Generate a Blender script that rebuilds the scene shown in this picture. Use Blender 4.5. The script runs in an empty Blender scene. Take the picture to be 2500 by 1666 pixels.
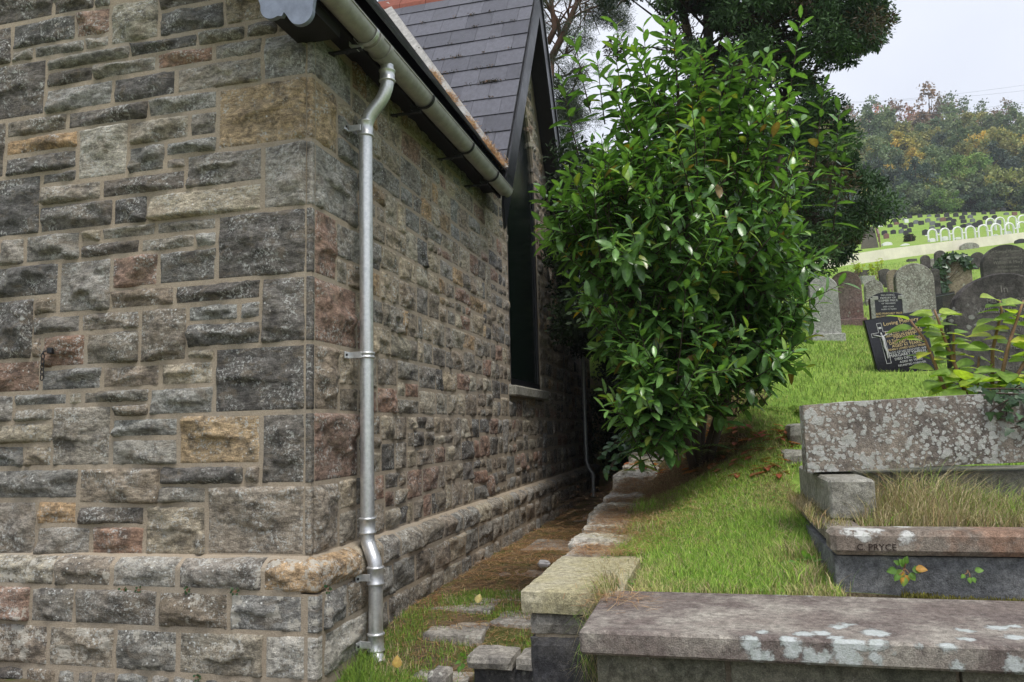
import bpy, math, random
import numpy as np
from mathutils import Matrix, Vector
sc = bpy.context.scene
col = sc.collection
rnd = random.Random(7)
rad = math.radians
# ---------------------------------------------------------------- camera
FPX, YAW, PITCH, ROLL = 1885.0, rad(-14.3), rad(6.54), rad(-1.487)
CAM = np.array([2.6224, -4.73, 1.42])
FW = np.array([math.sin(YAW)*math.cos(PITCH), math.cos(YAW)*math.cos(PITCH), math.sin(PITCH)])
_r = np.array([math.cos(YAW), -math.sin(YAW), 0.0]); _u = np.cross(_r, FW)
RT = math.cos(ROLL)*_r + math.sin(ROLL)*_u
UP = -math.sin(ROLL)*_r + math.cos(ROLL)*_u
cd = bpy.data.cameras.new('camera'); cam = bpy.data.objects.new('camera', cd); col.objects.link(cam)
cd.sensor_fit = 'HORIZONTAL'; cd.sensor_width = 36; cd.lens = 36*FPX/2500
cd.clip_start = 0.05; cd.clip_end = 3000
m = Matrix.Identity(4)
for i in range(3):
    m[i][0] = RT[i]; m[i][1] = UP[i]; m[i][2] = -FW[i]; m[i][3] = CAM[i]
cam.matrix_world = m
sc.camera = cam
# ---------------------------------------------------------------- sky, sun, exposure
w = bpy.data.worlds.new('World'); sc.world = w; w.use_nodes = True
nt = w.node_tree; nt.nodes.clear()
sky = nt.nodes.new('ShaderNodeTexSky'); sky.sky_type = 'NISHITA'; sky.sun_disc = False
SUN_EL, SUN_AZ = rad(64), rad(140)
sky.sun_elevation = SUN_EL; sky.sun_rotation = SUN_AZ; sky.dust_density = 3; sky.air_density = 1.2
mixc = nt.nodes.new('ShaderNodeMix'); mixc.data_type = 'RGBA'; mixc.inputs[0].default_value = 0.86
sky_s = nt.nodes.new('ShaderNodeVectorMath'); sky_s.operation = 'SCALE'; sky_s.inputs['Scale'].default_value = 0.11
tcw = nt.nodes.new('ShaderNodeTexCoord'); nz = nt.nodes.new('ShaderNodeTexNoise'); nz.inputs['Scale'].default_value = 1.7; nz.inputs['Detail'].default_value = 6
crw = nt.nodes.new('ShaderNodeValToRGB')
crw.color_ramp.elements[0].position = .3; crw.color_ramp.elements[0].color = (.44, .468, .545, 1)
crw.color_ramp.elements[1].position = .75; crw.color_ramp.elements[1].color = (.62, .635, .68, 1)
bg = nt.nodes.new('ShaderNodeBackground'); bg.inputs['Strength'].default_value = 0.92
wo = nt.nodes.new('ShaderNodeOutputWorld')
nt.links.new(sky.outputs[0], sky_s.inputs[0]); nt.links.new(tcw.outputs['Generated'], nz.inputs['Vector'])
nt.links.new(nz.outputs['Fac'], crw.inputs[0]); nt.links.new(sky_s.outputs[0], mixc.inputs['A']); nt.links.new(crw.outputs[0], mixc.inputs['B'])
nt.links.new(mixc.outputs['Result'], bg.inputs['Color']); nt.links.new(bg.outputs[0], wo.inputs[0])
sd = bpy.data.lights.new('sun', 'SUN'); sun = bpy.data.objects.new('sun', sd); col.objects.link(sun)
sd.energy = 1.5; sd.angle = rad(20); sd.color = (1, .96, .9)
# sun comes from behind the camera, a little to the right
sdir = Vector((math.sin(SUN_AZ)*math.cos(SUN_EL), math.cos(SUN_AZ)*math.cos(SUN_EL), math.sin(SUN_EL)))
sun.rotation_euler = sdir.to_track_quat('Z', 'Y').to_euler(); sun.location = (4, -6, 12)
vs = sc.view_settings; vs.view_transform = 'Standard'; vs.look = 'None'; vs.exposure = 0.95; vs.gamma = 1
sc.render.engine = 'CYCLES'
# ---------------------------------------------------------------- pixel helpers (photograph is 2500 x 1666)
def ray(px, py): return FW + RT*(px-1250)/FPX + UP*(833-py)/FPX
def at(px, py, D): return CAM + ray(px, py)*D
def onp(px, py, ax, val):
    d = ray(px, py); return CAM + d*(val-CAM[ax])/d[ax]
F2 = np.array([math.sin(YAW), math.cos(YAW)]); R2 = np.array([math.cos(YAW), -math.sin(YAW)])
# ---------------------------------------------------------------- noise
def _h(ix, iy, iz, s):
    n = (ix.astype(np.int64)*374761393 + iy.astype(np.int64)*668265263 + iz.astype(np.int64)*2147483647 + s*1274126177) & 0xffffffff
    n = ((n ^ (n >> 13))*1274126177) & 0xffffffff
    n = (n ^ (n >> 16)) & 0xffffffff
    n = (n*2246822519) & 0xffffffff
    return ((n ^ (n >> 15)) & 0xffffff)/16777215.0
def vn(x, y, z=0.0, s=0):
    x, y, z = np.broadcast_arrays(np.asarray(x, float), np.asarray(y, float), np.asarray(z, float))
    ix, iy, iz = np.floor(x), np.floor(y), np.floor(z)
    fx, fy, fz = x-ix, y-iy, z-iz
    fx = fx*fx*(3-2*fx); fy = fy*fy*(3-2*fy); fz = fz*fz*(3-2*fz)
    o = 0
    for dx in (0, 1):
        for dy in (0, 1):
            for dz in (0, 1):
                o = o + _h(ix+dx, iy+dy, iz+dz, s)*(fx if dx else 1-fx)*(fy if dy else 1-fy)*(fz if dz else 1-fz)
    return o*2-1
def fbm(x, y, z=0.0, s=0, o=4):
    r = 0; a = .5; f = 1
    for i in range(o):
        r = r + a*vn(x*f, y*f, np.asarray(z)*f, s+i*17); a *= .5; f *= 2.03
    return r
def sstep(a, b, x):
    t = np.clip((np.asarray(x, float)-a)/(b-a), 0, 1); return t*t*(3-2*t)
# ---------------------------------------------------------------- mesh helpers
def tag(o, label=None, cat=None, group=None, kind=None):
    if label: o['label'] = label
    if cat: o['category'] = cat
    if group: o['group'] = group
    if kind: o['kind'] = kind
    return o
def mesh(name, V, Fc, colr=None, smooth=False):
    me = bpy.data.meshes.new(name)
    V = np.asarray(V, float)
    if isinstance(Fc, np.ndarray):
        nf, k = Fc.shape
        me.vertices.add(len(V)); me.vertices.foreach_set('co', V.astype(np.float32).ravel())
        me.loops.add(nf*k); me.loops.foreach_set('vertex_index', Fc.astype(np.int32).ravel())
        me.polygons.add(nf); me.polygons.foreach_set('loop_start', np.arange(0, nf*k, k, dtype=np.int32))
        me.polygons.foreach_set('loop_total', np.full(nf, k, np.int32))
        me.update(calc_edges=True)
    else:
        me.from_pydata(V.tolist(), [], Fc); me.update()
    if smooth: me.polygons.foreach_set('use_smooth', np.ones(len(me.polygons), bool))
    if colr is not None:
        a = me.attributes.new('col', 'FLOAT_COLOR', 'POINT')
        c = np.asarray(colr, np.float32)
        if c.ndim == 1: c = np.tile(c, (len(V), 1))
        if c.shape[1] == 3: c = np.hstack([c, np.zeros((len(c), 1), np.float32)])
        a.data.foreach_set('color', c.astype(np.float32).ravel())
    return me
def obj(name, me, mat=None, parent=None, loc=(0, 0, 0), rot=(0, 0, 0), scale=(1, 1, 1)):
    o = bpy.data.objects.new(name, me); col.objects.link(o)
    if mat is not None and me is not None and len(me.materials) == 0: me.materials.append(mat)
    o.parent = parent; o.location = loc; o.rotation_euler = rot; o.scale = scale
    return o
def mk(name, V, Fc, mat, parent=None, colr=None, smooth=False, center=False):
    V = np.asarray(V, float); loc = (0, 0, 0)
    if center:
        c = (V.min(0)+V.max(0))/2; V = V-c; loc = c
    return obj(name, mesh(name, V, Fc, colr, smooth), mat, parent, loc)
def empty(name, loc, rz=0):
    o = bpy.data.objects.new(name, None); col.objects.link(o); o.location = loc; o.rotation_euler = (0, 0, rz)
    o.empty_display_size = .1
    return o
class MB:
    def __init__(s): s.v = []; s.f = []
    def add(s, V, Fc):
        n = len(s.v); s.v += [tuple(map(float, p)) for p in V]; s.f += [tuple(int(i)+n for i in f) for f in Fc]; return s
    def box(s, a, b, bev=0.0, M=None):
        a = np.array(a, float); b = np.array(b, float)
        if bev > 0:
            V = []; idx = {}
            for sx in (0, 1):
                for sy in (0, 1):
                    for sz in (0, 1):
                        c = np.array([b[0] if sx else a[0], b[1] if sy else a[1], b[2] if sz else a[2]])
                        sg = np.array([-1 if sx else 1, -1 if sy else 1, -1 if sz else 1])*bev
                        for k in range(3):
                            p = c+sg; p[k] = c[k]; idx[(sx, sy, sz, k)] = len(V); V.append(p)
            Fc = []
            for k in range(3):
                o = [i for i in range(3) if i != k]
                for sk in (0, 1):
                    q = []
                    for (p0, p1) in ((0, 0), (1, 0), (1, 1), (0, 1)):
                        t = [0, 0, 0]; t[k] = sk; t[o[0]] = p0; t[o[1]] = p1; q.append(idx[(t[0], t[1], t[2], k)])
                    flip = (sk == 1) == (k == 1)
                    Fc.append(q[::-1] if flip else q)
            for k in range(3):
                o = [i for i in range(3) if i != k]
                for s0 in (0, 1):
                    for s1 in (0, 1):
                        q = []
                        for t_, ax in ((0, o[0]), (1, o[0]), (1, o[1]), (0, o[1])):
                            t = [0, 0, 0]; t[k] = t_; t[o[0]] = s0; t[o[1]] = s1; q.append(idx[(t[0], t[1], t[2], ax)])
                        Fc.append(q)
            for sx in (0, 1):
                for sy in (0, 1):
                    for sz in (0, 1):
                        Fc.append([idx[(sx, sy, sz, k)] for k in range(3)])
        else:
            V = [(x, y, z) for x in (a[0], b[0]) for y in (a[1], b[1]) for z in (a[2], b[2])]
            Fc = [(0, 1, 3, 2), (4, 6, 7, 5), (0, 4, 5, 1), (2, 3, 7, 6), (0, 2, 6, 4), (1, 5, 7, 3)]
        if M is not None: V = [M @ Vector(p) for p in V]
        return s.add(V, Fc)
    def tube(s, P, r, n=10, cap=True):
        P = [np.array(p, float) for p in P]; R = r if hasattr(r, '__len__') else [r]*len(P)
        V = []; Fc = []; up = None
        for i, p in enumerate(P):
            d = P[min(i+1, len(P)-1)]-P[max(i-1, 0)]; d = d/(np.linalg.norm(d)+1e-9)
            if up is None:
                up = np.array([0, 0, 1.]) if abs(d[2]) < .9 else np.array([1., 0, 0])
            a = np.cross(d, up); a /= np.linalg.norm(a)+1e-9; b = np.cross(a, d); up = b
            for k in range(n):
                t = 2*math.pi*k/n; V.append(p+R[i]*(math.cos(t)*a+math.sin(t)*b))
        for i in range(len(P)-1):
            for k in range(n):
                k2 = (k+1) % n; Fc.append((i*n+k, i*n+k2, (i+1)*n+k2, (i+1)*n+k))
        if cap:
            Fc.append(tuple(range(n))[::-1]); Fc.append(tuple(range((len(P)-1)*n, len(P)*n)))
        return s.add(V, Fc)
    def prism(s, poly, off):
        """extrude a 3-D polygon by a vector"""
        n = len(poly); V = [np.array(p, float) for p in poly]; V += [p+np.array(off, float) for p in V]
        Fc = [tuple(range(n))[::-1], tuple(range(n, 2*n))]+[(i, (i+1) % n, n+(i+1) % n, n+i) for i in range(n)]
        return s.add(V, Fc)
    def build(s, name, mat, parent=None, smooth=False, colr=None, center=False):
        o = mk(name, s.v, s.f, mat, parent, colr, smooth, center)
        me = o.data
        import bmesh
        bm = bmesh.new(); bm.from_mesh(me); bmesh.ops.recalc_face_normals(bm, faces=bm.faces); bm.to_mesh(me); bm.free()
        return o
def autosmooth(o, ang=40):
    me = o.data
    me.polygons.foreach_set('use_smooth', np.ones(len(me.polygons), bool))
    try: me.set_sharp_from_angle(angle=rad(ang))
    except Exception: pass
    return o
# ---------------------------------------------------------------- materials
class NT:
    def __init__(s, name):
        s.m = bpy.data.materials.new(name); s.m.use_nodes = True; s.t = s.m.node_tree
        s.b = s.t.nodes['Principled BSDF']; s.out = s.t.nodes['Material Output']
    def n(s, ty, **k):
        o = s.t.nodes.new(ty)
        for a, b in k.items(): setattr(o, a, b)
        return o
    def l(s, a, b): s.t.links.new(a, b)
    def set(s, sock, v):
        if hasattr(v, 'links') or hasattr(v, 'is_output'): s.l(v, sock)
        elif isinstance(v, (tuple, list)): sock.default_value = (*v, 1) if len(v) == 3 and sock.type == 'RGBA' else v
        else: sock.default_value = v
    def pos(s):
        return s.n('ShaderNodeNewGeometry').outputs['Position']
    def objco(s): return s.n('ShaderNodeTexCoord').outputs['Object']
    def mapv(s, v, sc_):
        o = s.n('ShaderNodeMapping'); s.l(v, o.inputs[0]); o.inputs['Scale'].default_value = sc_; return o.outputs[0]
    def noise(s, v, scale, det=5, rough=.6, dist=0):
        o = s.n('ShaderNodeTexNoise'); s.l(v, o.inputs['Vector']); o.inputs['Scale'].default_value = scale
        o.inputs['Detail'].default_value = det; o.inputs['Roughness'].default_value = rough; o.inputs['Distortion'].default_value = dist
        return o.outputs['Fac']
    def vor(s, v, scale, feat='F1', rnd_=1):
        o = s.n('ShaderNodeTexVoronoi'); o.feature = feat; s.l(v, o.inputs['Vector']); o.inputs['Scale'].default_value = scale
        o.inputs['Randomness'].default_value = rnd_; return o.outputs['Distance']
    def ramp(s, f, pts):
        o = s.n('ShaderNodeValToRGB'); s.l(f, o.inputs[0]); e = o.color_ramp.elements
        while len(e) < len(pts): e.new(.5)
        for q, (p, c) in zip(e, pts):
            q.position = p; q.color = (c, c, c, 1) if not isinstance(c, tuple) else (*c, 1)
        return o.outputs[0]
    def mix(s, f, a, b, mode='MIX'):
        o = s.n('ShaderNodeMix'); o.data_type = 'RGBA'; o.blend_type = mode
        s.set(o.inputs[0], f); s.set(o.inputs['A'], a); s.set(o.inputs['B'], b); return o.outputs['Result']
    def math(s, op, a, b=0.0):
        o = s.n('ShaderNodeMath'); o.operation = op; s.set(o.inputs[0], a); s.set(o.inputs[1], b); return o.outputs[0]
    def attr(s, name='col'):
        o = s.n('ShaderNodeAttribute'); o.attribute_name = name; return o.outputs['Color'], o.outputs['Alpha']
    def bump(s, h, st=.5, d=.02, nrm=None):
        o = s.n('ShaderNodeBump'); o.inputs['Strength'].default_value = st; o.inputs['Distance'].default_value = d; s.l(h, o.inputs['Height'])
        if nrm is not None: s.l(nrm, o.inputs['Normal'])
        return o.outputs[0]
    def done(s, base, rough=.85, bump=None, spec=.3, metal=0.0):
        s.set(s.b.inputs['Base Color'], base); s.set(s.b.inputs['Roughness'], rough); s.set(s.b.inputs['Specular IOR Level'], spec)
        s.set(s.b.inputs['Metallic'], metal)
        if bump is not None: s.l(bump, s.b.inputs['Normal'])
        return s.m
def blob_mask(t, P, pts):
    n = t.n('ShaderNodeTexNoise'); t.l(P, n.inputs['Vector']); n.inputs['Scale'].default_value = 26; n.inputs['Detail'].default_value = 8; n.inputs['Roughness'].default_value = .72
    acc = None
    for (x, y, z, r) in pts:
        d = t.n('ShaderNodeVectorMath'); d.operation = 'DISTANCE'; t.l(P, d.inputs[0]); d.inputs[1].default_value = (x, y, z)
        q = t.math('SUBTRACT', d.outputs['Value'], r); acc = q if acc is None else t.math('MINIMUM', acc, q)
    v = t.math('ADD', acc, t.math('MULTIPLY', t.math('SUBTRACT', n.outputs['Fac'], .5), .11))
    return t.ramp(t.math('ADD', v, .5), [(.493, 1.0), (.506, 0.0)])
def m_stone():
    t = NT('wall_stone'); P = t.pos(); c, al = t.attr()
    n1 = t.noise(P, 3.2, 4); n2 = t.noise(t.mapv(P, (1, 1, 2.2)), 17, 8, .7); n3 = t.noise(P, 130, 3, .7); n4 = t.noise(t.mapv(P, (1, 1, 1.6)), 7, 6, .65, .6)
    b = t.mix(t.ramp(n2, [(.28, .45), (.5, 1.0), (.75, 1.55)]), (0, 0, 0), c, 'MIX')
    b = t.mix(1.0, c, t.ramp(n2, [(.36, .48), (.5, .96), (.64, 1.5)]), 'MULTIPLY')
    b = t.mix(t.ramp(n4, [(.52, 0.0), (.62, .5)]), b, (.21, .17, .12))
    b = t.mix(t.ramp(n1, [(.55, 0.0), (.75, .35)]), b, (.30, .285, .24))
    b = t.mix(1.0, b, t.ramp(n3, [(.36, .65), (.64, 1.35)]), 'MULTIPLY')
    # dark weathering crust
    b = t.mix(t.ramp(t.noise(P, 5.3, 7, .7), [(.53, 0.0), (.62, .6)]), b, (.05, .047, .045))
    # lichen: fine white crust flecks, and round patches where the stone carries more of it
    fl = t.math('MULTIPLY', t.ramp(t.noise(P, 48, 5, .75), [(.53, 0.0), (.585, 1.0)]), t.ramp(t.noise(P, 4.5, 5, .6), [(.46, 0.0), (.56, 1.0)]))
    pat = t.noise(P, 9.5, 7, .72)
    pm = t.math('ADD', pat, t.math('MULTIPLY', al, .24))
    pl = t.ramp(pm, [(.66, 0.0), (.70, 1.0)])
    sp = t.math('MULTIPLY', t.ramp(t.vor(P, 26), [(.16, 1.0), (.22, 0.0)]), t.ramp(t.math('ADD', t.noise(P, 3.1, 3), t.math('MULTIPLY', al, .25)), [(.6, 0.0), (.66, 1.0)]))
    b = t.mix(t.math('MULTIPLY', fl, .85), b, (.55, .56, .53))
    b = t.mix(t.math('MULTIPLY', pl, .8), b, (.56, .53, .46))
    b = t.mix(t.math('MULTIPLY', sp, .85), b, (.72, .73, .70))
    h = t.math('ADD', t.math('MULTIPLY', n2, .8), t.math('MULTIPLY', n3, .35))
    return t.done(b, .9, t.bump(h, .95, .026), .25)
def m_mortar():
    t = NT('mortar'); P = t.pos(); n = t.noise(P, 6, 5); n2 = t.noise(P, 140, 3, .7)
    b = t.mix(n, (.31, .255, .19), (.46, .39, .30)); b = t.mix(1.0, b, t.ramp(n2, [(.3, .7), (.7, 1.25)]), 'MULTIPLY')
    b = t.mix(t.ramp(t.noise(P, 2.3, 4), [(.5, 0.0), (.7, .6)]), b, (.33, .30, .25))
    return t.done(b, .95, t.bump(t.math('ADD', n, n2), .6, .012), .2)
def m_plain(name, c, rough=.6, spec=.4, metal=0.0, var=.25, scale=8, bump=.15):
    t = NT(name); P = t.objco(); n = t.noise(P, scale, 6, .65)
    b = t.mix(1.0, c, t.ramp(n, [(.3, 1-var), (.7, 1+var)]), 'MULTIPLY')
    return t.done(b, t.math('ADD', t.math('MULTIPLY', n, .25), rough-.12), t.bump(n, bump, .01) if bump else None, spec, metal)
def m_slate():
    t = NT('roof_slate'); P = t.pos(); r = t.n('ShaderNodeObjectInfo').outputs['Random']
    n = t.noise(P, 5, 6); n2 = t.noise(t.mapv(P, (1, 1, .25)), 22, 6, .7)
    b = t.mix(r, (.060, .060, .074), (.105, .105, .126)); b = t.mix(1.0, b, t.ramp(n2, [(.3, .75), (.7, 1.35)]), 'MULTIPLY')
    b = t.mix(t.ramp(t.noise(P, 40, 5, .7), [(.6, 0.0), (.7, .35)]), b, (.22, .22, .21))
    b = t.mix(t.ramp(n, [(.55, 0.0), (.75, .5)]), b, (.045, .045, .045))
    return t.done(b, t.math('ADD', t.math('MULTIPLY', n2, .3), .22), t.bump(n2, .25, .006), .5)
def m_galv():
    t = NT('galvanised_steel'); P = t.pos(); n = t.noise(P, 35, 5, .7); n2 = t.noise(t.mapv(P, (1, 1, .15)), 14, 5, .7)
    b = t.mix(t.ramp(n, [(.35, 0.0), (.7, 1.0)]), (.55, .57, .58), (.78, .79, .80)); b = t.mix(t.ramp(n2, [(.55, 0.0), (.72, .45)]), b, (.42, .42, .39))
    return t.done(b, t.math('ADD', t.math('MULTIPLY', n, .3), .24), t.bump(n2, .08, .005), .5, .72)
def m_ground():
    t = NT('turf_ground'); P = t.pos(); n = t.noise(P, .9, 7); n2 = t.noise(P, 14, 6, .7); n3 = t.noise(P, 60, 4, .7); n0 = t.noise(P, .07, 5)
    g = t.mix(t.ramp(n, [(.35, 0.0), (.65, 1.0)]), (.16, .29, .045), (.26, .38, .07))
    g = t.mix(t.ramp(n0, [(.4, 0.0), (.65, .6)]), g, (.25, .33, .08))
    g = t.mix(1.0, g, t.ramp(n2, [(.3, .62), (.7, 1.35)]), 'MULTIPLY'); g = t.mix(t.ramp(n3, [(.55, 0.0), (.75, .5)]), g, (.20, .18, .07))
    sm = blob_mask(t, P, [(2.4, 1.95, 1.1, .55), (2.7, 1.7, 1.15, .3), (2.1, 2.3, 1.0, .5), (2.3, 3.4, 1.4, 1.0), (2.4, 5.2, 1.9, 1.2)])
    g = t.mix(t.math('MULTIPLY', sm, .9), g, t.mix(t.ramp(n2, [(.4, 0.0), (.6, 1.0)]), (.075, .05, .03), (.16, .10, .055)))
    return t.done(g, .95, t.bump(n3, .8, .03), .15)
def m_path():
    t = NT('path_earth'); P = t.pos(); n = t.noise(P, 2.6, 7); n2 = t.noise(P, 26, 7, .75); n3 = t.noise(P, 90, 4, .7)
    b = t.mix(t.ramp(n, [(.35, 0.0), (.65, 1.0)]), (.11, .09, .055), (.22, .18, .115))
    b = t.mix(t.ramp(n2, [(.5, 0.0), (.68, .7)]), b, (.20, .14, .08)); b = t.mix(1.0, b, t.ramp(n3, [(.3, .6), (.7, 1.4)]), 'MULTIPLY')
    b = t.mix(t.ramp(t.noise(P, 3.4, 6, .7), [(.47, 0.0), (.58, .8)]), b, (.13, .16, .04))
    return t.done(b, .95, t.bump(t.math('ADD', n2, n3), .9, .03), .15)
def m_blade(name, trans=.35, rough=.55, spec=.3):
    t = NT(name); c, a = t.attr()
    nv = t.n('ShaderNodeVectorMath'); nv.operation = 'MULTIPLY_ADD'; t.l(t.n('ShaderNodeNewGeometry').outputs['Normal'], nv.inputs[0]); nv.inputs[1].default_value = (.45, .45, .45); nv.inputs[2].default_value = (0, 0, .75)
    nn = t.n('ShaderNodeVectorMath'); nn.operation = 'NORMALIZE'; t.l(nv.outputs[0], nn.inputs[0])
    t.done(c, rough, nn.outputs[0], spec)
    tr = t.n('ShaderNodeBsdfTranslucent'); t.l(c, tr.inputs[0]); mx = t.n('ShaderNodeMixShader'); mx.inputs[0].default_value = trans
    t.l(t.b.outputs[0], mx.inputs[1]); t.l(tr.outputs[0], mx.inputs[2]); t.l(mx.outputs[0], t.out.inputs[0]); return t.m
def m_leaf(name, rough=.28, trans=.22, spec=.55):
    t = NT(name); c, a = t.attr(); uv = t.objco()
    n = t.noise(t.pos(), 40, 4); cc = t.mix(1.0, c, t.ramp(n, [(.3, .75), (.7, 1.25)]), 'MULTIPLY')
    t.done(cc, rough, t.bump(t.noise(t.pos(), 70, 3), .12, .006), spec)
    tr = t.n('ShaderNodeBsdfTranslucent'); yl = t.mix(1.0, cc, (1.6, 1.7, .6), 'MULTIPLY'); t.l(yl, tr.inputs[0]); mx = t.n('ShaderNodeMixShader'); mx.inputs[0].default_value = trans
    t.l(t.b.outputs[0], mx.inputs[1]); t.l(tr.outputs[0], mx.inputs[2]); t.l(mx.outputs[0], t.out.inputs[0]); return t.m
def m_lichen_stone(name, c1, c2, lich=(.66, .68, .66), amt=.60, scale=6.5, c3=None, streak=False, rough=.9, fleck=True, mask=None, spots=0, blobs=None):
    """worked stone with its own mottling and crusts of pale lichen"""
    t = NT(name); P = t.pos(); n = t.noise(P, 2.6, 7, .7); n2 = t.noise(P, 30, 7, .75); n3 = t.noise(P, 190, 3, .7)
    b = t.mix(t.ramp(n, [(.42, 0.0), (.58, 1.0)]), c1, c2)
    if c3: b = t.mix(t.ramp(t.noise(P, 1.7, 6, .7), [(.5, 0.0), (.62, .85)]), b, c3)
    b = t.mix(1.0, b, t.ramp(n2, [(.37, .6), (.63, 1.4)]), 'MULTIPLY'); b = t.mix(1.0, b, t.ramp(n3, [(.38, .75), (.62, 1.25)]), 'MULTIPLY')
    if fleck: b = t.mix(t.math('MULTIPLY', t.ramp(t.noise(P, 85, 4, .75), [(.6, 0.0), (.67, .8)]), t.ramp(n, [(.42, 0.0), (.6, 1.0)])), b, (.40, .38, .34))
    # lichen rosettes: warped cells gated by a broad mask
    wv = t.n('ShaderNodeMix'); wv.data_type = 'VECTOR'; wv.inputs[0].default_value = .045
    nn = t.n('ShaderNodeTexNoise'); t.l(P, nn.inputs['Vector']); nn.inputs['Scale'].default_value = 16; nn.inputs['Detail'].default_value = 5
    t.l(P, wv.inputs['A']); t.l(nn.outputs['Color'], wv.inputs['B'])
    vd = t.n('ShaderNodeTexVoronoi'); t.l(wv.outputs['Result'], vd.inputs['Vector']); vd.inputs['Scale'].default_value = scale*2.2
    edge = t.math('ADD', vd.outputs['Distance'], t.math('MULTIPLY', t.math('SUBTRACT', n2, .5), .35))
    ros = t.ramp(edge, [(.30, 1.0), (.335, 0.0)])
    gate = t.ramp(t.noise(P, scale*.42, 3, .5), [(amt-.02, 0.0), (amt+.02, 1.0)])
    gr = t.ramp(t.n('ShaderNodeSeparateColor').outputs[0], [(0, 0.0), (1, 1.0)]) if False else None
    L = t.math('MULTIPLY', ros, gate)
    if blobs: L = t.math('MAXIMUM', L, blob_mask(t, P, blobs))
    if spots:
        dn = t.math('MULTIPLY', t.math('SUBTRACT', t.noise(P, 7, 6, .7), .5), 1.5)
        for q_ in (spots, spots*.55, spots*2.1):
            s2 = t.ramp(t.math('SUBTRACT', t.math('ADD', t.vor(P, q_), t.math('MULTIPLY', t.math('SUBTRACT', n2, .5), .5)), dn), [(.24, 1.0), (.34, 0.0)]); L = t.math('MAXIMUM', L, t.math('MULTIPLY', s2, .8))
    b = t.mix(t.math('MULTIPLY', L, .92), b, t.mix(t.ramp(t.noise(P, 55, 6, .75), [(.38, 0.0), (.6, 1.0)]), tuple(x*q for x, q in zip(lich, (.72, .75, .70))), lich))
    h = t.math('ADD', t.math('ADD', t.math('MULTIPLY', n2, .7), t.math('MULTIPLY', n3, .4)), t.math('MULTIPLY', L, .3))
    return t.done(b, rough, t.bump(h, .85, .016), .25)
def m_bark(name, a, b_):
    t = NT(name); P = t.pos(); n = t.noise(t.mapv(P, (1, 1, .3)), 22, 6, .7); b = t.mix(n, a, b_); return t.done(b, .9, t.bump(n, .8, .02), .2)
def m_foliage(name, rough=.6, trans=.2, tint=True):
    t = NT(name); c, a = t.attr()
    if tint:
        oc = t.n('ShaderNodeObjectInfo').outputs['Color']; c = t.mix(1.0, c, oc, 'MULTIPLY')
    t.done(c, rough, None, .25); tr = t.n('ShaderNodeBsdfTranslucent'); t.l(c, tr.inputs[0]); mx = t.n('ShaderNodeMixShader'); mx.inputs[0].default_value = trans
    t.l(t.b.outputs[0], mx.inputs[1]); t.l(tr.outputs[0], mx.inputs[2]); t.l(mx.outputs[0], t.out.inputs[0]); return t.m
M = {}
LB = []
for (x, y, r) in ((100, 640, 60), (250, 580, 75), (420, 570, 70), (560, 620, 55), (150, 720, 62), (300, 800, 62), (430, 800, 55), (620, 690, 70), (680, 800, 85), (760, 690, 62), (930, 570, 95), (960, 680, 70), (940, 800, 45), (1790, 545, 50), (1640, 690, 45), (1790, 630, 50), (2100, 520, 62), (2250, 610, 62), (1710, 890, 40), (2260, 890, 66), (280, 200, 60), (460, 195, 45), (560, 510, 52), (650, 490, 45), (1340, 705, 22), (1075, 728, 20), (2265, 505, 36), (-265, 680, 60), (-205, 790, 60), (-160, 560, 45), (-130, 790, 34), (-200, 690, 24), (30, 200, 40)):
    px, py = 1900+x/3.92, 1400+y/3.92; q = onp(px, py, 1, -1.90)
    if q[2] > .70: q = onp(px, py, 2, .70)
    LB.append((q[0], q[1], q[2], 1.34*r/3.92*((q-CAM)@FW)/FPX))
KB = []
for (x, y, r) in ((720, 1090, 80), (840, 1095, 75), (660, 1110, 40), (1100, 1150, 44), (1060, 1075, 50), (780, 1120, 60)):
    px, py = 1850+x/3.015, 930+y/3.015; q = onp(px, py, 1, -1.10)
    if q[2] > .952: q = onp(px, py, 2, .952)
    KB.append((q[0], q[1], q[2], r/3.015*((q-CAM)@FW)/FPX))
M['stone'] = m_stone(); M['mortar'] = m_mortar(); M['slate'] = m_slate(); M['galv'] = m_galv(); M['ground'] = m_ground(); M['path'] = m_path()
M['black'] = m_plain('black_gloss_paint', (.010, .011, .014), .34, .5, var=.4, scale=5)
M['greyboard'] = m_plain('blue_grey_board_paint', (.20, .23, .30), .5, .4, var=.25, scale=12)
M['soffit'] = m_plain('dark_soffit_boards', (.016, .015, .016), .7, .3)
M['gutter'] = m_plain('dull_galvanised_gutter', (.36, .355, .335), .5, .45, .15, var=.22, scale=10)
M['lead'] = m_plain('weathered_lead', (.42, .41, .39), .7, .3, var=.35, scale=14, bump=.3)
M['ridge'] = m_plain('red_ridge_tile', (.25, .085, .06), .8, .3)
M['iron'] = m_plain('black_iron', (.012, .012, .014), .5, .5)
M['glass'] = m_plain('dark_window_glass', (.004, .009, .006), .16, .5, var=.3, scale=3, bump=.0)
M['grass'] = m_blade('grass_blade', .3)
M['needles'] = m_blade('pine_needle', .1, .7)
M['leaf'] = m_leaf('laurel_leaf', .24, .24)
M['softleaf'] = m_leaf('sapling_leaf', .5, .42, .35)
M['ivy'] = m_leaf('ivy_leaf', .35, .1)
M['bark'] = m_bark('laurel_bark', (.035, .026, .02), (.09, .07, .052))
M['pinebark'] = m_bark('pine_bark', (.10, .055, .038), (.20, .12, .085))
M['darkbark'] = m_bark('conifer_bark', (.03, .024, .02), (.075, .055, .042))
M['conifer'] = m_foliage('conifer_foliage', .6, .12)
M['hillleaf'] = m_foliage('woodland_foliage', .7, .25)
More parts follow.
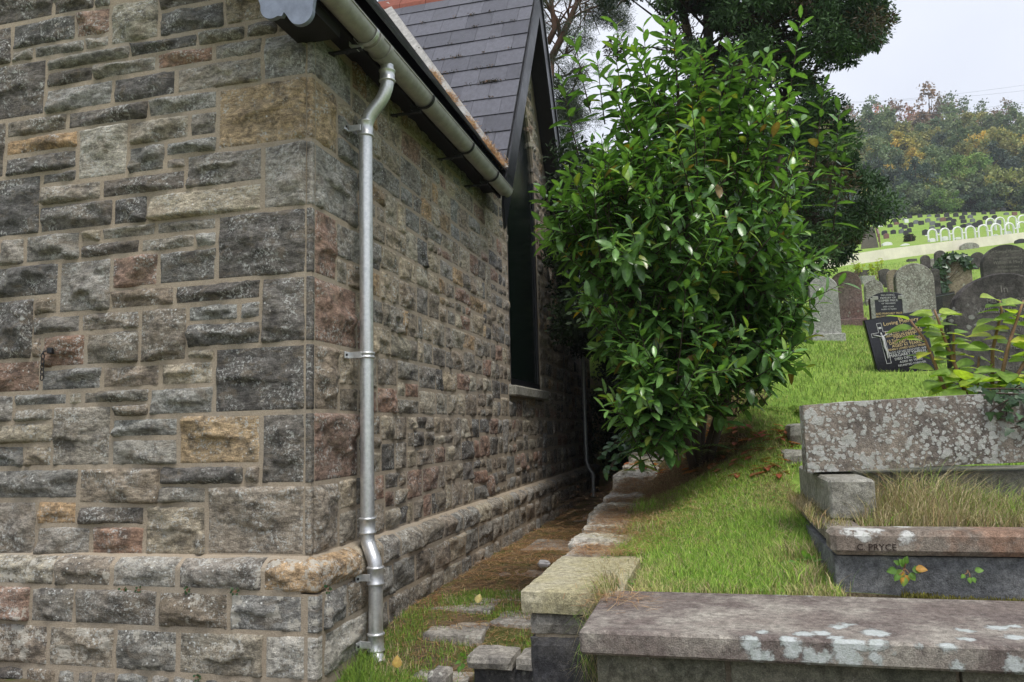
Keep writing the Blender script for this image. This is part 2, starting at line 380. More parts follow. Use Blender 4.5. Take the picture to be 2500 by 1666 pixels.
M['coping'] = m_lichen_stone('purple_sandstone', (.36, .33, .285), (.165, .135, .122), (.62, .66, .66), .80, 2.6, c3=(.20, .165, .145), blobs=LB)
M['slab'] = m_lichen_stone('mossy_yellow_slab', (.40, .36, .22), (.44, .405, .29), (.6, .6, .55), .66, 7, c3=(.31, .265, .215))
M['rubble'] = m_lichen_stone('grey_rubble', (.22, .205, .185), (.38, .355, .31), (.55, .53, .48), .56, 8)
M['rubbledark'] = m_lichen_stone('dark_rubble', (.05, .05, .055), (.12, .115, .11), (.42, .41, .38), .60, 8)
M['greenwall'] = m_lichen_stone('algae_stained_stone', (.10, .10, .072), (.17, .16, .12), (.42, .42, .38), .66, 8)
M['gravekerb'] = m_lichen_stone('brown_sandstone_kerb', (.20, .165, .135), (.30, .265, .22), (.72, .72, .70), .74, 5.2, c3=(.26, .16, .11), blobs=KB)
M['gravebase'] = m_lichen_stone('grey_grave_base', (.13, .135, .14), (.21, .215, .215), (.3, .3, .28), .68, 8)
M['graveplinth'] = m_lichen_stone('pale_grave_plinth', (.32, .31, .27), (.23, .22, .18), (.5, .5, .47), .6, 9)
M['block'] = m_lichen_stone('lichened_granite', (.15, .13, .115), (.28, .24, .20), (.60, .60, .58), .40, 14, spots=26)
M['hs_lichen'] = m_lichen_stone('lichened_headstone', (.17, .16, .14), (.27, .255, .225), (.5, .5, .46), .46, 9, spots=34)
M['hs_red'] = m_lichen_stone('red_sandstone_headstone', (.24, .15, .135), (.31, .235, .215), (.46, .44, .40), .60, 8)
M['hs_pale'] = m_lichen_stone('pale_headstone', (.26, .265, .24), (.34, .34, .31), (.5, .5, .46), .6, 8)
M['hs_dark'] = m_lichen_stone('dark_headstone', (.05, .047, .045), (.11, .10, .095), (.3, .3, .28), .70, 7, fleck=False)
M['hs_brown'] = m_lichen_stone('brown_headstone', (.17, .14, .10), (.24, .20, .15), (.4, .4, .36), .62, 8)
M['granite'] = m_plain('polished_black_granite', (.010, .010, .012), .22, .5, var=.5, scale=90, bump=0)
M['granite_grey'] = m_plain('grey_granite', (.16, .165, .175), .5, .4, var=.3, scale=60, bump=.05)
M['granite_dark'] = m_plain('dull_dark_granite', (.035, .034, .036), .45, .4, var=.4, scale=60, bump=.05)
M['granite_red'] = m_plain('red_granite', (.20, .10, .085), .5, .4, var=.3, scale=60, bump=.05)
M['white'] = m_plain('white_paint', (.80, .80, .80), .5, .4, var=.08, scale=3, bump=.05)
M['cream'] = m_plain('cream_render', (.76, .71, .60), .9, .2, var=.14, scale=1.2, bump=.1)
M['gold'] = m_plain('gold_lettering', (.62, .47, .23), .6, .3, var=.2, scale=30, bump=0)
M['silver'] = m_plain('silver_lettering', (.52, .52, .52), .6, .3, var=.2, scale=30, bump=0)
M['faded'] = m_plain('faded_lettering', (.19, .18, .165), .9, .2, var=.4, scale=30, bump=0)
M['carve'] = m_plain('cut_lettering', (.045, .033, .028), .95, .1, var=.3, scale=30, bump=0)
M['dirt'] = m_plain('grave_earth', (.09, .07, .045), .95, .1, var=.4, scale=20, bump=.6)
M['stem'] = m_plain('sapling_stem', (.26, .15, .085), .6, .3, var=.3, scale=30)
M['moss'] = m_plain('moss', (.12, .115, .02), .95, .1, var=.5, scale=40, bump=.8)
M['paper'] = m_plain('litter_paper', (.7, .68, .66), .8, .2)
M['cable'] = m_plain('power_cable', (.25, .27, .30), .6, .3)
M['step'] = m_plain('timber_step_boards', (.16, .14, .12), .8, .2)
# ================================================================ terrain
_U = [-50, 3.2, 4.2, 5.5, 7.9, 13, 38, 41, 55, 100, 118, 160, 200, 260, 420]
_Z = [.60, .66, .74, 1.0, 1.88, 3.0, 9.0, 9.7, 13.6, 27.0, 32.0, 52.0, 66.0, 82.0, 100.0]
def terr(x, y):
    x = np.asarray(x, float); y = np.asarray(y, float)
    dx, dy = x-CAM[0], y-CAM[1]; u = dx*F2[0]+dy*F2[1]; v = dx*R2[0]+dy*R2[1]
    z = np.interp(u, _U, _Z)
    th = v/np.maximum(np.abs(u), 3)
    k = sstep(16, 34, u)
    z = z+k*.09*np.clip(v-.43*u, -8, 14)
    fac = 1-(1-(.40+.60*sstep(.12, .36, th)))*sstep(14, 45, u)
    we = np.maximum(sstep(1.95, 3.1, x), sstep(6.5, 10.5, y)); ze = np.interp(y, [-1.2, .1, 1.4, 3.1, 4, 7, 12], [.66, .67, .79, .97, 1.02, 1.5, 2.6])
    z = np.where(y < 11, ze*(1-we)+z*we, z)
    return z*fac + .05*vn(x*.35, y*.35, s=5)*sstep(5, 9, u) + .012*vn(x*2.2, y*2.2, s=9)
def pathz(x, y):
    return np.interp(y, [-3, -.6, .35, 1.0, 1.5, 14], [-.30, -.27, -.20, -.04, 0.0, .03]) + .02*vn(np.asarray(x)*2.4, np.asarray(y)*2.4, s=3)
XE, YE = 1.86, -1.06     # buried faces of the retaining wall and of the coping wall
def gz(x, y):
    x = np.asarray(x, float); y = np.asarray(y, float)
    ter = np.where(x >= XE, 1.0, 0.0)*np.where(y >= YE, 1.0, 0.0)
    back = np.where(x < XE, sstep(12.4, 13.6, y), 0.0)
    a = np.maximum(ter, back)
    low = pathz(x, y)
    sink = np.where((x < 2.23) & (y < -.22), .10, np.where(x < 2.08, .05, 0.0))
    return low*(1-a)+(terr(x, y)-sink)*a
def axis(fine, coarse_lo, coarse_hi):
    a = list(np.arange(fine[0], fine[1]+1e-6, fine[2])); s = fine[2]; v = a[0]; lo = []
    while v > coarse_lo: s *= 1.22; v -= s; lo.append(v)
    s = fine[2]; v = a[-1]; hi = []
    while v < coarse_hi: s *= 1.09; v += s; hi.append(v)
    return lo[::-1]+a+hi
gx = sorted(axis((-.2, 6.2, .07), -420, 420)+[XE-.012, XE]); gy = sorted(axis((-2.4, 6.0, .07), -260, 520)+[YE-.012, YE])
gx = np.array(gx); gy = np.array(gy)
X, Y = np.meshgrid(gx, gy); Z = gz(X, Y)
nx_, ny_ = len(gx), len(gy)
ii = (np.arange(ny_-1)[:, None]*nx_+np.arange(nx_-1)[None, :]).ravel()
Fg = np.stack([ii, ii+1, ii+nx_+1, ii+nx_], 1)
# the floor below the terrace is trodden earth, the terrace and hillside turf
ground = mk('ground', np.stack([X.ravel(), Y.ravel(), Z.ravel()], 1), Fg, M['ground'], smooth=True)
tag(ground, kind='structure')
ground.data.materials.append(M['path'])
cx_ = (X[:-1, :-1]+X[1:, 1:]).ravel()/2; cy_ = (Y[:-1, :-1]+Y[1:, 1:]).ravel()/2
ground.data.polygons.foreach_set('material_index', (((cx_ < XE) & (cy_ < 12.9) & (cx_ > -14)) | ((cy_ < YE) & (cy_ > -12) & (cx_ < 14) & (cx_ > -14))).astype(np.int32))
def hit(px, py, lo=2.0, hi=400):
    """where the view ray through a photo pixel meets the turf"""
    d = ray(px, py); t = lo; prev = lo
    while t < hi:
        p = CAM+d*t
        if p[2] <= terr(p[0], p[1]):
            a, b = prev, t
            for _ in range(30):
                mth = (a+b)/2; q = CAM+d*mth
                if q[2] <= terr(q[0], q[1]): b = mth
                else: a = mth
            return CAM+d*b, b
        prev = t; t *= 1.012
    return CAM+d*hi, hi
# ================================================================ chapel
chapel = tag(empty('chapel', (0, 0, 0)), 'old rubble stone chapel corner with slate gable roof and galvanised rainwater pipe', 'chapel')
PAL = dict(d=(.15, .139, .125), g=(.265, .25, .22), b=(.275, .235, .185), t=(.40, .35, .265), r=(.30, .20, .15), o=(.40, .285, .17), l=(.44, .425, .38))
def stone_col(code, r, lich=0.0):
    c = np.array(PAL[code]); k = r.uniform(.80, 1.22); q_ = r.uniform(-.05, .05); j = np.array([1+q_, 1+r.uniform(-.012, .012), 1-q_])
    return np.append(c*k*j, lich)
def relief(A, B, a0, a1, b0, b1, seed, amp, e, ew=.022):
    """split-face relief above the joint plane, in metres"""
    r = random.Random(seed); w_, h_ = a1-a0, b1-b0; ac, bc = (a0+a1)/2, (b0+b1)/2
    H = np.full(A.shape, 9.0)
    for k in range(r.randint(4, 6)):
        ga = r.uniform(-1, 1)*amp*2.2/max(w_, .1); gb = r.uniform(-1, 1)*amp*1.9/max(h_, .08); c0 = amp*r.uniform(.65, 1.15)
        H = np.minimum(H, c0+ga*(A-ac)+gb*(B-bc))
    H = H+amp*.7*fbm(A*6+seed*3.1, B*11, s=seed % 97, o=4)
    H = H+amp*.28*np.abs(fbm(A*16, B*26+seed, s=(seed*7) % 89, o=3))
    for q in range(r.choice((0, 1, 1, 2))):
        s0 = r.uniform(.12, .55); tl = r.uniform(-.5, .5)
        L = b0+h_*s0+tl*h_*(A-ac)/max(w_, .05)*.5+.030*fbm(A*9+q*7, A*0+seed, s=seed % 53, o=3)
        span = sstep(a0, a0+.06, A-r.uniform(0, .3)*w_)*sstep(-a1, -a1+.06, -A-r.uniform(0, .3)*w_)
        H = H-amp*r.uniform(.45, .8)*sstep(-.003, .008, L-B)*span
    H = np.maximum(H, .12*amp)
    return -.006+(H+.008)*sstep(0, ew, e)
def gridf(na, nb):
    i = (np.arange(nb-1)[:, None]*na+np.arange(na-1)[None, :]).ravel()
    return np.stack([i, i+1, i+na+1, i+na], 1)
def skirt(na, nb, n0):
    """border loop of a grid, for the sides that run back into the mortar"""
    lp = list(range(na))+[j*na+na-1 for j in range(1, nb)]+[(nb-1)*na+i for i in range(na-2, -1, -1)]+[j*na for j in range(nb-2, 0, -1)]
    L = len(lp); return lp, np.array([[lp[(k+1) % L], lp[k], n0+k, n0+(k+1) % L] for k in range(L)])
def rock(a0, a1, b0, b1, seed, res, amp, face, off=None, jn=.0058, back=.03):
    a0 += jn; a1 -= jn; b0 += jn; b1 -= jn
    na = max(5, int((a1-a0)/res)+1); nb = max(4, int((b1-b0)/res)+1)
    A, B = np.meshgrid(np.linspace(a0, a1, na), np.linspace(b0, b1, nb))
    e = np.minimum(np.minimum(A-a0, a1-A), np.minimum(B-b0, b1-B))
    N = relief(A, B, a0, a1, b0, b1, seed, amp, e, .022 if face == 'F' else .013)
    ed = (e < 1e-6)
    A2 = A+np.where((A <= a0+1e-6) | (A >= a1-1e-6), .0055*vn(B*22, seed+B*0, s=11), 0); B2 = B+np.where((B <= b0+1e-6) | (B >= b1-1e-6), .0055*vn(A*22, seed+A*0, s=12), 0)
    lp, sk = skirt(na, nb, na*nb)
    a = np.append(A2.ravel(), A2.ravel()[lp]); b = np.append(B2.ravel(), B2.ravel()[lp]); n = np.append(N.ravel(), np.full(len(lp), -back))
    if off is not None: n = n+off(b)
    V = np.stack([a, -n, b], 1) if face == 'F' else np.stack([n, a, b], 1)
    return V, np.vstack([gridf(na, nb), sk])
def quoin(W_, L_, b0, b1, seed, res, amp, off=None, margin=.038, jn=.0058, back=.03, cor=(0, 0)):
    """L-shaped corner stone: front arm of length W_, side arm of length L_, drafted margin on the arris"""
    b0 += jn; b1 -= jn
    s = np.concatenate([np.linspace(-W_+jn, -margin, max(4, int(W_/res))), [-margin+.006, -.012, -.004, 0, .004, .012, margin-.006], np.linspace(margin, L_-jn, max(4, int(L_/res)))])
    na = len(s); nb = max(4, int((b1-b0)/res)+1)
    A, B = np.meshgrid(s, np.linspace(b0, b1, nb))
    N = np.zeros(A.shape)
    for (lo, hi, sd) in ((-W_+jn, -margin, seed), (margin, L_-jn, seed+501)):
        mk_ = (A >= lo-1e-6) & (A <= hi+1e-6)
        e = np.minimum(np.minimum(A-lo, hi-A), np.minimum(B-b0, b1-B)); e = np.where(mk_, e, 0)
        N = np.where(mk_, relief(A, B, lo, hi, b0, b1, sd, amp, e), N)
    mar = np.abs(A) < margin-.001
    N = np.where(mar, .0105+.0025*vn(A*30, B*30, s=seed % 71), N)
    N = N-np.where(np.abs(A) < .001, .0035, 0)
    N = np.where(mar & ((B-b0 < .004) | (b1-B < .004)), -.004, N)
    lp, sk = skirt(na, nb, na*nb)
    a = np.append(A.ravel(), A.ravel()[lp]); b = np.append(B.ravel(), B.ravel()[lp]); n = np.append(N.ravel(), np.full(len(lp), -back))
    O = off(b) if off is not None else 0*b
    n = n+O
    x = np.where(a <= 0, a+n*np.exp(-np.abs(a)/.03), n); y = np.where(a <= 0, -n, a-n*np.exp(-np.abs(a)/.03))
    return np.stack([x+cor[0], y+cor[1], b], 1), np.vstack([gridf(na, nb), sk])
FRONT = """-3105 -2272 4768 5168 d;-2272 -1878 4768 4952 d;-1878 -1726 4768 4904 g;-1877 -1722 4768 4768 b;-1722 -1280 4432 4777 t;-1280 -711 4646 4830 d;-1280 -711 4432 4646 d;-711 -282 4432 4774 t;-3005 -2666 4432 4768 d;-2666 -2046 4544 4768 d;-2046 -1722 4544 4768 r;-2666 -2441 4432 4544 g;-2441 -1954 4432 4544 g;-1954 -1722 4432 4544 g;-2311 -1533 4310 4432 g;-1533 -937 4309 4432 d;-937 -537 4309 4432 g;-537 -269 4309 4432 g;-269 -100 4309 4418 b;-3051 -2311 3960 4432 d;-2311 -1860 4172 4310 d;-1860 -1292 4172 4309 g;-1292 -798 4172 4309 r;-798 -391 4172 4309 g;-391 0 3959 4309 gQ;-2311 -1679 3960 4172 g;-1679 -1116 3959 4172 d;-1116 -391 3959 4172 g;-3017 -2679 3492 3960 d;-2679 -2090 3804 3960 b;-2090 -1354 3804 3959 d;-1354 -757 3804 3959 g;-757 0 3485 3959 oQ;-2679 -1985 3656 3804 o;-1985 -1522 3387 3804 l;-1522 -993 3609 3804 t;-993 -757 3609 3804 g;-2679 -1985 3492 3656 d;-1522 -1197 3387 3609 g;-1197 -757 3485 3609 g;-1197 -1014 3387 3485 g;-380 0 3005 3485 lQ;-2916 -2309 3005 3492 d;-2309 -1985 3387 3492 d;-2309 -1750 3222 3387 b;-1750 -1014 3222 3387 d;-1014 -380 3222 3485 g;-2309 -1642 3005 3222 d;-1642 -1336 3005 3222 d;-1336 -380 3005 3222 t;-744 0 2523 3005 dQ;-2892 -2680 2776 3005 d;-2680 -2439 2776 3005 g;-2439 -1927 2776 3005 g;-1927 -1735 2896 3005 t;-1735 -1258 2896 3005 g;-1258 -744 2896 3005 g;-1927 -1392 2776 2896 d;-1392 -918 2776 2896 g;-918 -744 2776 2896 l;-2876 -2108 2515 2776 d;-2108 -1638 2367 2776 g;-1638 -1228 2523 2776 r;-1228 -744 2523 2776 d;-1638 -1086 2367 2523 b;-1086 -380 2367 2523 d;-380 0 2049 2523 dQ;-2851 -2328 2042 2515 d;-2328 -2108 2367 2515 b;-2328 -1894 2215 2367 g;-1894 -1376 2215 2367 b;-1376 -975 1964 2367 b;-975 -556 2232 2367 g;-556 -380 2232 2367 g;-975 -380 2049 2232 d;-2328 -2238 2042 2215 b;-2238 -1841 1964 2215 r;-1841 -1376 1964 2215 b;-975 -747 1964 2049 t;-747 0 1578 2049 dQ;-2826 -2238 1785 2042 r;-2238 -1690 1785 1964 g;-1690 -1187 1785 1964 b;-1187 -747 1785 1964 t;-2810 -2472 1566 1785 g;-2472 -1986 1678 1785 g;-1986 -1850 1678 1785 t;-1850 -1278 1678 1785 g;-1278 -747 1578 1785 g;-2472 -2102 1566 1678 g;-2102 -1589 1227 1678 g;-1589 -1278 1578 1678 b;-1589 -1025 1428 1578 g;-1025 -371 1227 1578 o;-371 0 1089 1578 dQ;-2797 -2102 1404 1566 t;-2811 -2356 1227 1404 g;-2356 -2102 1227 1404 t;-1589 -1025 1227 1428 g;-2797 -1861 995 1227 g;-1861 -1167 958 1227 b;-1167 -501 1089 1227 d;-501 -371 1089 1227 b;-1167 -786 958 1089 g;-786 0 617 1089 bQ;-2775 -2220 586 995 g;-2220 -1861 811 995 o;-1861 -1283 811 958 d;-1283 -786 608 958 t;-2220 -1733 594 811 g;-1733 -1283 601 811 r"""
ZQ = [.625, 1.096, 1.571, 2.053, 2.519, 2.995, 3.486, 3.948, 4.30]
fw = MB()
# mortar beds behind the stones
fw.box((-6.5, -.0035, -.5), (.0033, .35, 5.3)); fw.add([(-6.5, -.002, 5.3), (-.35, -.002, 5.3), (-4, -.002, 9.6), (-6.5, -.002, 9.6)], [(0, 1, 2, 3)])
front_wall = fw.build('front_wall', M['mortar'], chapel)
stones = []          # (priority, V, F, colour, parent)
def px_size(V):
    c = V.mean(0)-CAM; d = c@FW
    q = (V-CAM); zz = np.maximum(q@FW, .2); xs = FPX*(q@RT)/zz; ys = FPX*(q@UP)/zz
    if d < .3 or xs.max() < -1250 or xs.min() > 1250 or ys.min() > 833 or ys.max() < -833: return 0
    return (np.ptp(xs)*np.ptp(ys))**.5
sr = random.Random(21)
QL = [.40, .72, .40, .70, .36, .72, .38, .62]    # side arms, bottom course first
zq2 = {round(z, 2): i for i, z in enumerate(ZQ)}
for k, it in enumerate(FRONT.split(';')):
    p = it.split(); x0, x1, z0, z1 = [int(v)/1000 for v in p[:4]]; code = p[4][0]
    cc = stone_col(code, sr, .12 if z0 < 2 else .0)
    if p[4].endswith('Q'):
        i = min(range(8), key=lambda q: abs(ZQ[q]-z0)); side = ZQ[i]
        V, Fq = quoin(-x0, QL[i], z0, z1, 900+k, .015, .05)
        vc = np.tile(cc, (len(V), 1))
        alt = stone_col(['b', 'r', 'b', 'r', 'r', 'g', 'b', 'b'][i], sr)
        sidem = (V[:, 1] > .036)
        vc[sidem] = alt if i in (1, 2, 3, 4, 5) else vc[sidem]
        stones.append((px_size(V), V, Fq, vc, 'front'))
    else:
        V, Fq = rock(x0, x1, z0, z1, 100+k, .0155, sr.uniform(.04, .064)*min(1, (z1-z0)/.12), 'F')
        stones.append((px_size(V), V, Fq, cc, 'front'))
def split(a0, a1, b0, b1, r, out, mxw=.56, mxh=.29):
    w_, h_ = a1-a0, b1-b0
    if h_ > mxh and not (w_ < .30 and h_ < .5 and r.random() < .42):
        if w_ > .75: c = a0+w_*r.uniform(.3, .7); split(a0, c, b0, b1, r, out, mxw, mxh); split(c, a1, b0, b1, r, out, mxw, mxh); return
        c = b0+h_*r.uniform(.36, .64); split(a0, a1, b0, c, r, out, mxw, mxh); split(a0, a1, c, b1, r, out, mxw, mxh); return
    if w_ > mxw or (w_ > 2.3*h_ and r.random() < .6) or (w_ > .34 and r.random() < .2):
        c = a0+w_*r.uniform(.32, .68); split(a0, c, b0, b1, r, out, mxw, mxh); split(c, a1, b0, b1, r, out, mxw, mxh); return
    out.append((a0, a1, b0, b1))
# the front wall goes on beyond the photograph's left edge and above it
ext = []; er = random.Random(5); z = .625
while z < 4.9:
    h_ = er.uniform(.3, .5); split(-5.8, -2.98, z, min(z+h_, 5.0), er, ext); z += h_
split(-2.95, -1.5, 4.86, 5.25, er, ext)
extv = [rock(*q, 3000+i, .03, .03, 'F') for i, q in enumerate(ext)]
# ---- plinth: a rounded weathering course over two projecting courses, running round the corner
PZ = [.625, .405, .150, -.14]
def off_top(b): t = np.clip((PZ[0]-b)/.085, 0, 1); return .115*np.sin(t*math.pi/2)**.8
def off_flat(b): return 0*b+.115
fj = [[350, 715, 1135, 1675], [195, 480, 1010, 1465], [310, 735, 1140, 1685]]
pc = [['t', 'b', 'l', 'g', 'o'], ['r', 'g', 'g', 'b', 'g'], ['b', 'b', 'g', 't', 'l']]
sl = [.50, .30, .62]
pb = MB(); pb.box((-6.5, -.1185, -.5), (.1185, .02, .40)); pb.box((-.02, .02, -.5), (.1185, 12.6, .40));
pr_ = [(t, .115*math.sin(min(1, (.625-t)/.085)*math.pi/2)**.8+.0035 if t < .625 else .002) for t in (.400, .47, .54, .56, .58, .60, .615, .625)]
pb.prism([(-6.5, .05, .40)]+[(-6.5, -n_, t) for t, n_ in pr_]+[(-6.5, .05, .625)], (6.5, 0, 0)); pb.prism([(-.05, 0, .40)]+[(n_, 0, t) for t, n_ in pr_]+[(-.05, 0, .625)], (0, 12.6, 0)); plinth_bed = pb.build('plinth_bed', M['mortar'], chapel)
for rI in range(3):
    zt, zb = PZ[rI], PZ[rI+1]; yy = -.115
    xs = [-4.9, -4.2, -3.55, -2.95]+[onp(v/2.6133, 1066+((765, 985, 1230)[rI]+110)/2.6133, 1, yy)[0] for v in fj[rI]]
    for q in range(len(xs)-1):
        V, Fq = rock(xs[q], xs[q+1], zb, zt, 4000+rI*40+q, .016, .045, 'F', off_top if rI == 0 else off_flat)
        stones.append((px_size(V), V, Fq, stone_col(pc[rI][max(0, q-3)] if q >= 2 else 'g', sr, sr.uniform(.35, .62) if rI != 1 else sr.uniform(.2, .4)), 'plinth'))
    c0 = .0
    V, Fq = quoin(-xs[-1], sl[rI], zb, zt, 4200+rI, .016, .042, off_top if rI == 0 else off_flat, margin=.02)
    stones.append((px_size(V), V, Fq, stone_col(pc[rI][4], sr, .55), 'plinth'))
    y = sl[rI]
    while y < 12.4:
        y2 = y+sr.uniform(.26, .55)
        V, Fq = rock(y, y2, zb, zt, 4300+rI*100+int(y*20), .018 if y < 5 else .026, .034, 'S', off_top if rI == 0 else off_flat)
        stones.append((px_size(V), V, Fq, stone_col(sr.choice('ggbgtb'), sr, sr.uniform(.1, .5) if rI == 0 else .15), 'plinth')); y = y2
# footing course of small stones
x = -3.4
while x < .0:
    x2 = x+sr.uniform(.12, .3); V, Fq = rock(x, min(x2, .0), -.27, -.14, 4700+int(x*-50), .02, .03, 'F', off_flat)
    stones.append((px_size(V), V, Fq, stone_col(sr.choice('dgb'), sr, .2), 'plinth')); x = x2
# ---- side wall: coursed rubble, cut for the tall window, rising into the gable
WY0, WY1, WZ0, WZ1, WZT = 5.42, 7.30, 2.02, 5.4, 7.15
RIDGE_Y, RIDGE_Z, TB = 6.645, 8.55, 1.638
def gable_top(y): return RIDGE_Z-.12-abs(y-RIDGE_Y)*TB
so = []; s2 = random.Random(77)
bands = ZQ[:]
for i in range(8):
    split(QL[i], 12.5, ZQ[i], ZQ[i+1] if i < 7 else 4.42, s2, so)
z = 4.42
while z < 8.2:
    h_ = s2.uniform(.3, .5); hw = (RIDGE_Z-z)/TB
    if hw > .3: split(RIDGE_Y-hw, RIDGE_Y+hw, z, z+h_, s2, so)
    z += h_
def win_half(zv):   # pointed arch half width
    if zv <= WZ1: return (WY1-WY0)/2
    t = (zv-WZ1)/(WZT-WZ1); return (WY1-WY0)/2*max(0, (1-t**1.6))
WC = (WY0+WY1)/2
k = 0
for (a0, a1, b0, b1) in so:
    hw = win_half((b0+b1)/2); lo, hi = WC-hw, WC+hw; parts = [(a0, a1)]
    if b1 > WZ0+.02 and b0 < WZT and hw > .05:
        parts = [(a0, min(a1, lo)), (max(a0, hi), a1)]
    for (c0, c1) in parts:
        if c1-c0 < .05: continue
        if b1 > 4.5 and b1 > min(gable_top(c0), gable_top(c1))+.02: continue
        k += 1; near = c0 < 4.5
        V, Fq = rock(c0, c1, b0, b1, 5000+k, .015 if c0 < 2.5 else (.02 if near else .028), s2.uniform(.02, .038)*min(1, (b1-b0)/.13), 'S')
        code = s2.choice('gbbbtttrdgot' if b0 > 1.7 else 'gbbbrtrdbt')
        stones.append((px_size(V), V, Fq, stone_col(code, s2, .05), 'side'))
sw = MB()
def sidepoly(y0, y1, z0, z1): sw.box((-.35, y0, z0), (.0035, y1, z1))
sidepoly(.005, WY0, -.5, 4.6); sidepoly(WY0, WY1, -.5, WZ0); sidepoly(WY1, 12.6, -.5, 4.6)
hwg = (RIDGE_Z-4.6)/TB-.08
poly = [(.0035, RIDGE_Y-hwg, 4.6), (.0035, WY0, 4.6), (.0035, WY0, WZ1)]+[(.0035, WC-win_half(WZ1+(WZT-WZ1)*t/6), WZ1+(WZT-WZ1)*t/6) for t in range(1, 7)]+[(.0035, RIDGE_Y, RIDGE_Z-.12)]
sw.prism(poly, (-.34, 0, 0)); sw.prism([(a, 2*WC-b, c) for a, b, c in poly[1:-1]]+[(.0035, RIDGE_Y, RIDGE_Z-.12), (.0035, RIDGE_Y+hwg, 4.6)], (-.34, 0, 0))
sw.box((-6.5, 12.25, -.5), (-.35, 12.6, 4.6)); sw.box((-6.5, .35, -.5), (-6.2, 12.3, 4.6))
side_wall = sw.build('side_wall', M['mortar'], chapel)
par = dict(front=front_wall, side=side_wall, plinth=plinth_bed)
stones.sort(key=lambda s: -s[0])
seen = [s for s in stones if s[0] > 0]
for s in seen[:298]:
    mk('stone', s[1], s[2], M['stone'], par[s[4]], s[3], center=True)
rv, rf, rc, n0 = [], [], [], 0
for s in seen[298:]+[s for s in stones if s[0] <= 0]:
    c = s[3] if s[3].ndim == 2 else np.tile(s[3], (len(s[1]), 1))
    rv.append(s[1]); rf.append(s[2]+n0); rc.append(c); n0 += len(s[1])
for V, Fq in extv:
    rv.append(V); rf.append(Fq+n0); rc.append(np.tile(stone_col(er.choice('ddggbt'), er, .1), (len(V), 1))); n0 += len(V)
far_st = mk('stonework', np.vstack(rv), np.vstack(rf), M['stone'], chapel, np.vstack(rc)); tag(far_st, kind='stuff')
# ---- window
wb = MB(); arch = [(WC-win_half(WZ1+(WZT-WZ1)*t/8), WZ1+(WZT-WZ1)*t/8) for t in range(0, 9)]
outl = [(WY0, WZ0)]+arch+[(2*WC-a, b) for a, b in arch[::-1][1:]]+[(WY1, WZ0)]
window = wb.prism([(-.035, a, b) for a, b in outl], (-.02, 0, 0)).build('window', M['glass'], chapel)
fr = MB()
fr.box((-.03, WY0, WZ0), (-.005, WY0+.09, WZ1)); fr.box((-.03, WY1-.09, WZ0), (-.005, WY1, WZ1)); fr.box((-.03, WY0, WZ0), (-.005, WY1, WZ0+.1))
fr.build('window_frame', M['black'], window)
sill = MB().box((-.2, WY0-.12, WZ0-.15), (.11, WY1+.15, WZ0-.005), .02).build('window_sill', M['graveplinth'], window)
# ---- roofs
EX, EZ, TA = .263, 4.606, 1.455
def mainz(x): return EZ+(EX-x)*TA
rf_ = MB()
xr = -3.6
def mp(x, y): return (x, y, mainz(x)-.05)
yv = lambda x: 4.237+(EX-x)*TA/TB
rf_.prism([mp(EX+.02, -.42), mp(EX+.02, yv(EX+.02)), mp(-2.4, yv(-2.4)), mp(xr, 6.6), mp(xr, -.42)], (-.03, 0, -.03))
rf_.prism([mp(EX+.02, 12.9), mp(xr, 12.9), mp(xr, 6.7), mp(-2.4, 13.29-yv(-2.4)), mp(EX+.02, 13.29-yv(EX+.02))], (-.03, 0, -.03))
main_roof = rf_.build('main_roof', M['soffit'], chapel)
def slate_box(w_, l_, th=.012):
    b = MB().box((0, 0, 0), (w_, l_, th)); return b
def put_slates(parent, origin, ex, es, widths, rows, gauge, keep, seed, shear=0, shear_right=0):
    """lay overlapping slates: ex along the course, es up the slope"""
    ex = Vector(ex); es = Vector(es); nn = ex.cross(es).normalized(); r = random.Random(seed)
    b = MB().box((.002, 0, 0), (widths-.002, gauge*1.75, .010)); proto = mesh('slate', b.v, b.f); proto.materials.append(M['slate'])
    for j in range(rows):
        k = -1 if j % 2 else 0
        for i in range(-1, 60):
            s0 = (i+(.5 if j % 2 else 0))*widths; c = keep(s0, j*gauge, widths)
            if c is None: continue
            a, b_ = c[0], c[1]
            if b_-a < .06: continue
            me = proto
            if b_-a < widths-.01:
                q = MB().box((.002, 0, 0), (b_-a-.002, gauge*1.75, .010))
                cutl = c[2]
                if cutl: q.v = [(x_+(cutl*(y_/(gauge*1.75)) if (x_ < (b_-a)/2) == (cutl < 0) else 0), y_, z_) for x_, y_, z_ in q.v]
                me = mesh('slate', q.v, q.f); me.materials.append(M['slate'])
            o = bpy.data.objects.new('slate', me); col.objects.link(o); o.parent = parent
            tilt = .030+r.uniform(-.004, .006)
            e2 = (es*math.cos(tilt)-nn*math.sin(tilt)).normalized(); n2 = ex.cross(e2).normalized()
            p = Vector(origin)+ex*a+es*(j*gauge+r.uniform(-.006, .006))+nn*(.028+r.uniform(0, .004))
            mm = Matrix.Identity(4)
            for q in range(3): mm[q][0] = ex[q]; mm[q][1] = e2[q]; mm[q][2] = n2[q]; mm[q][3] = p[q]
            o.matrix_basis = mm
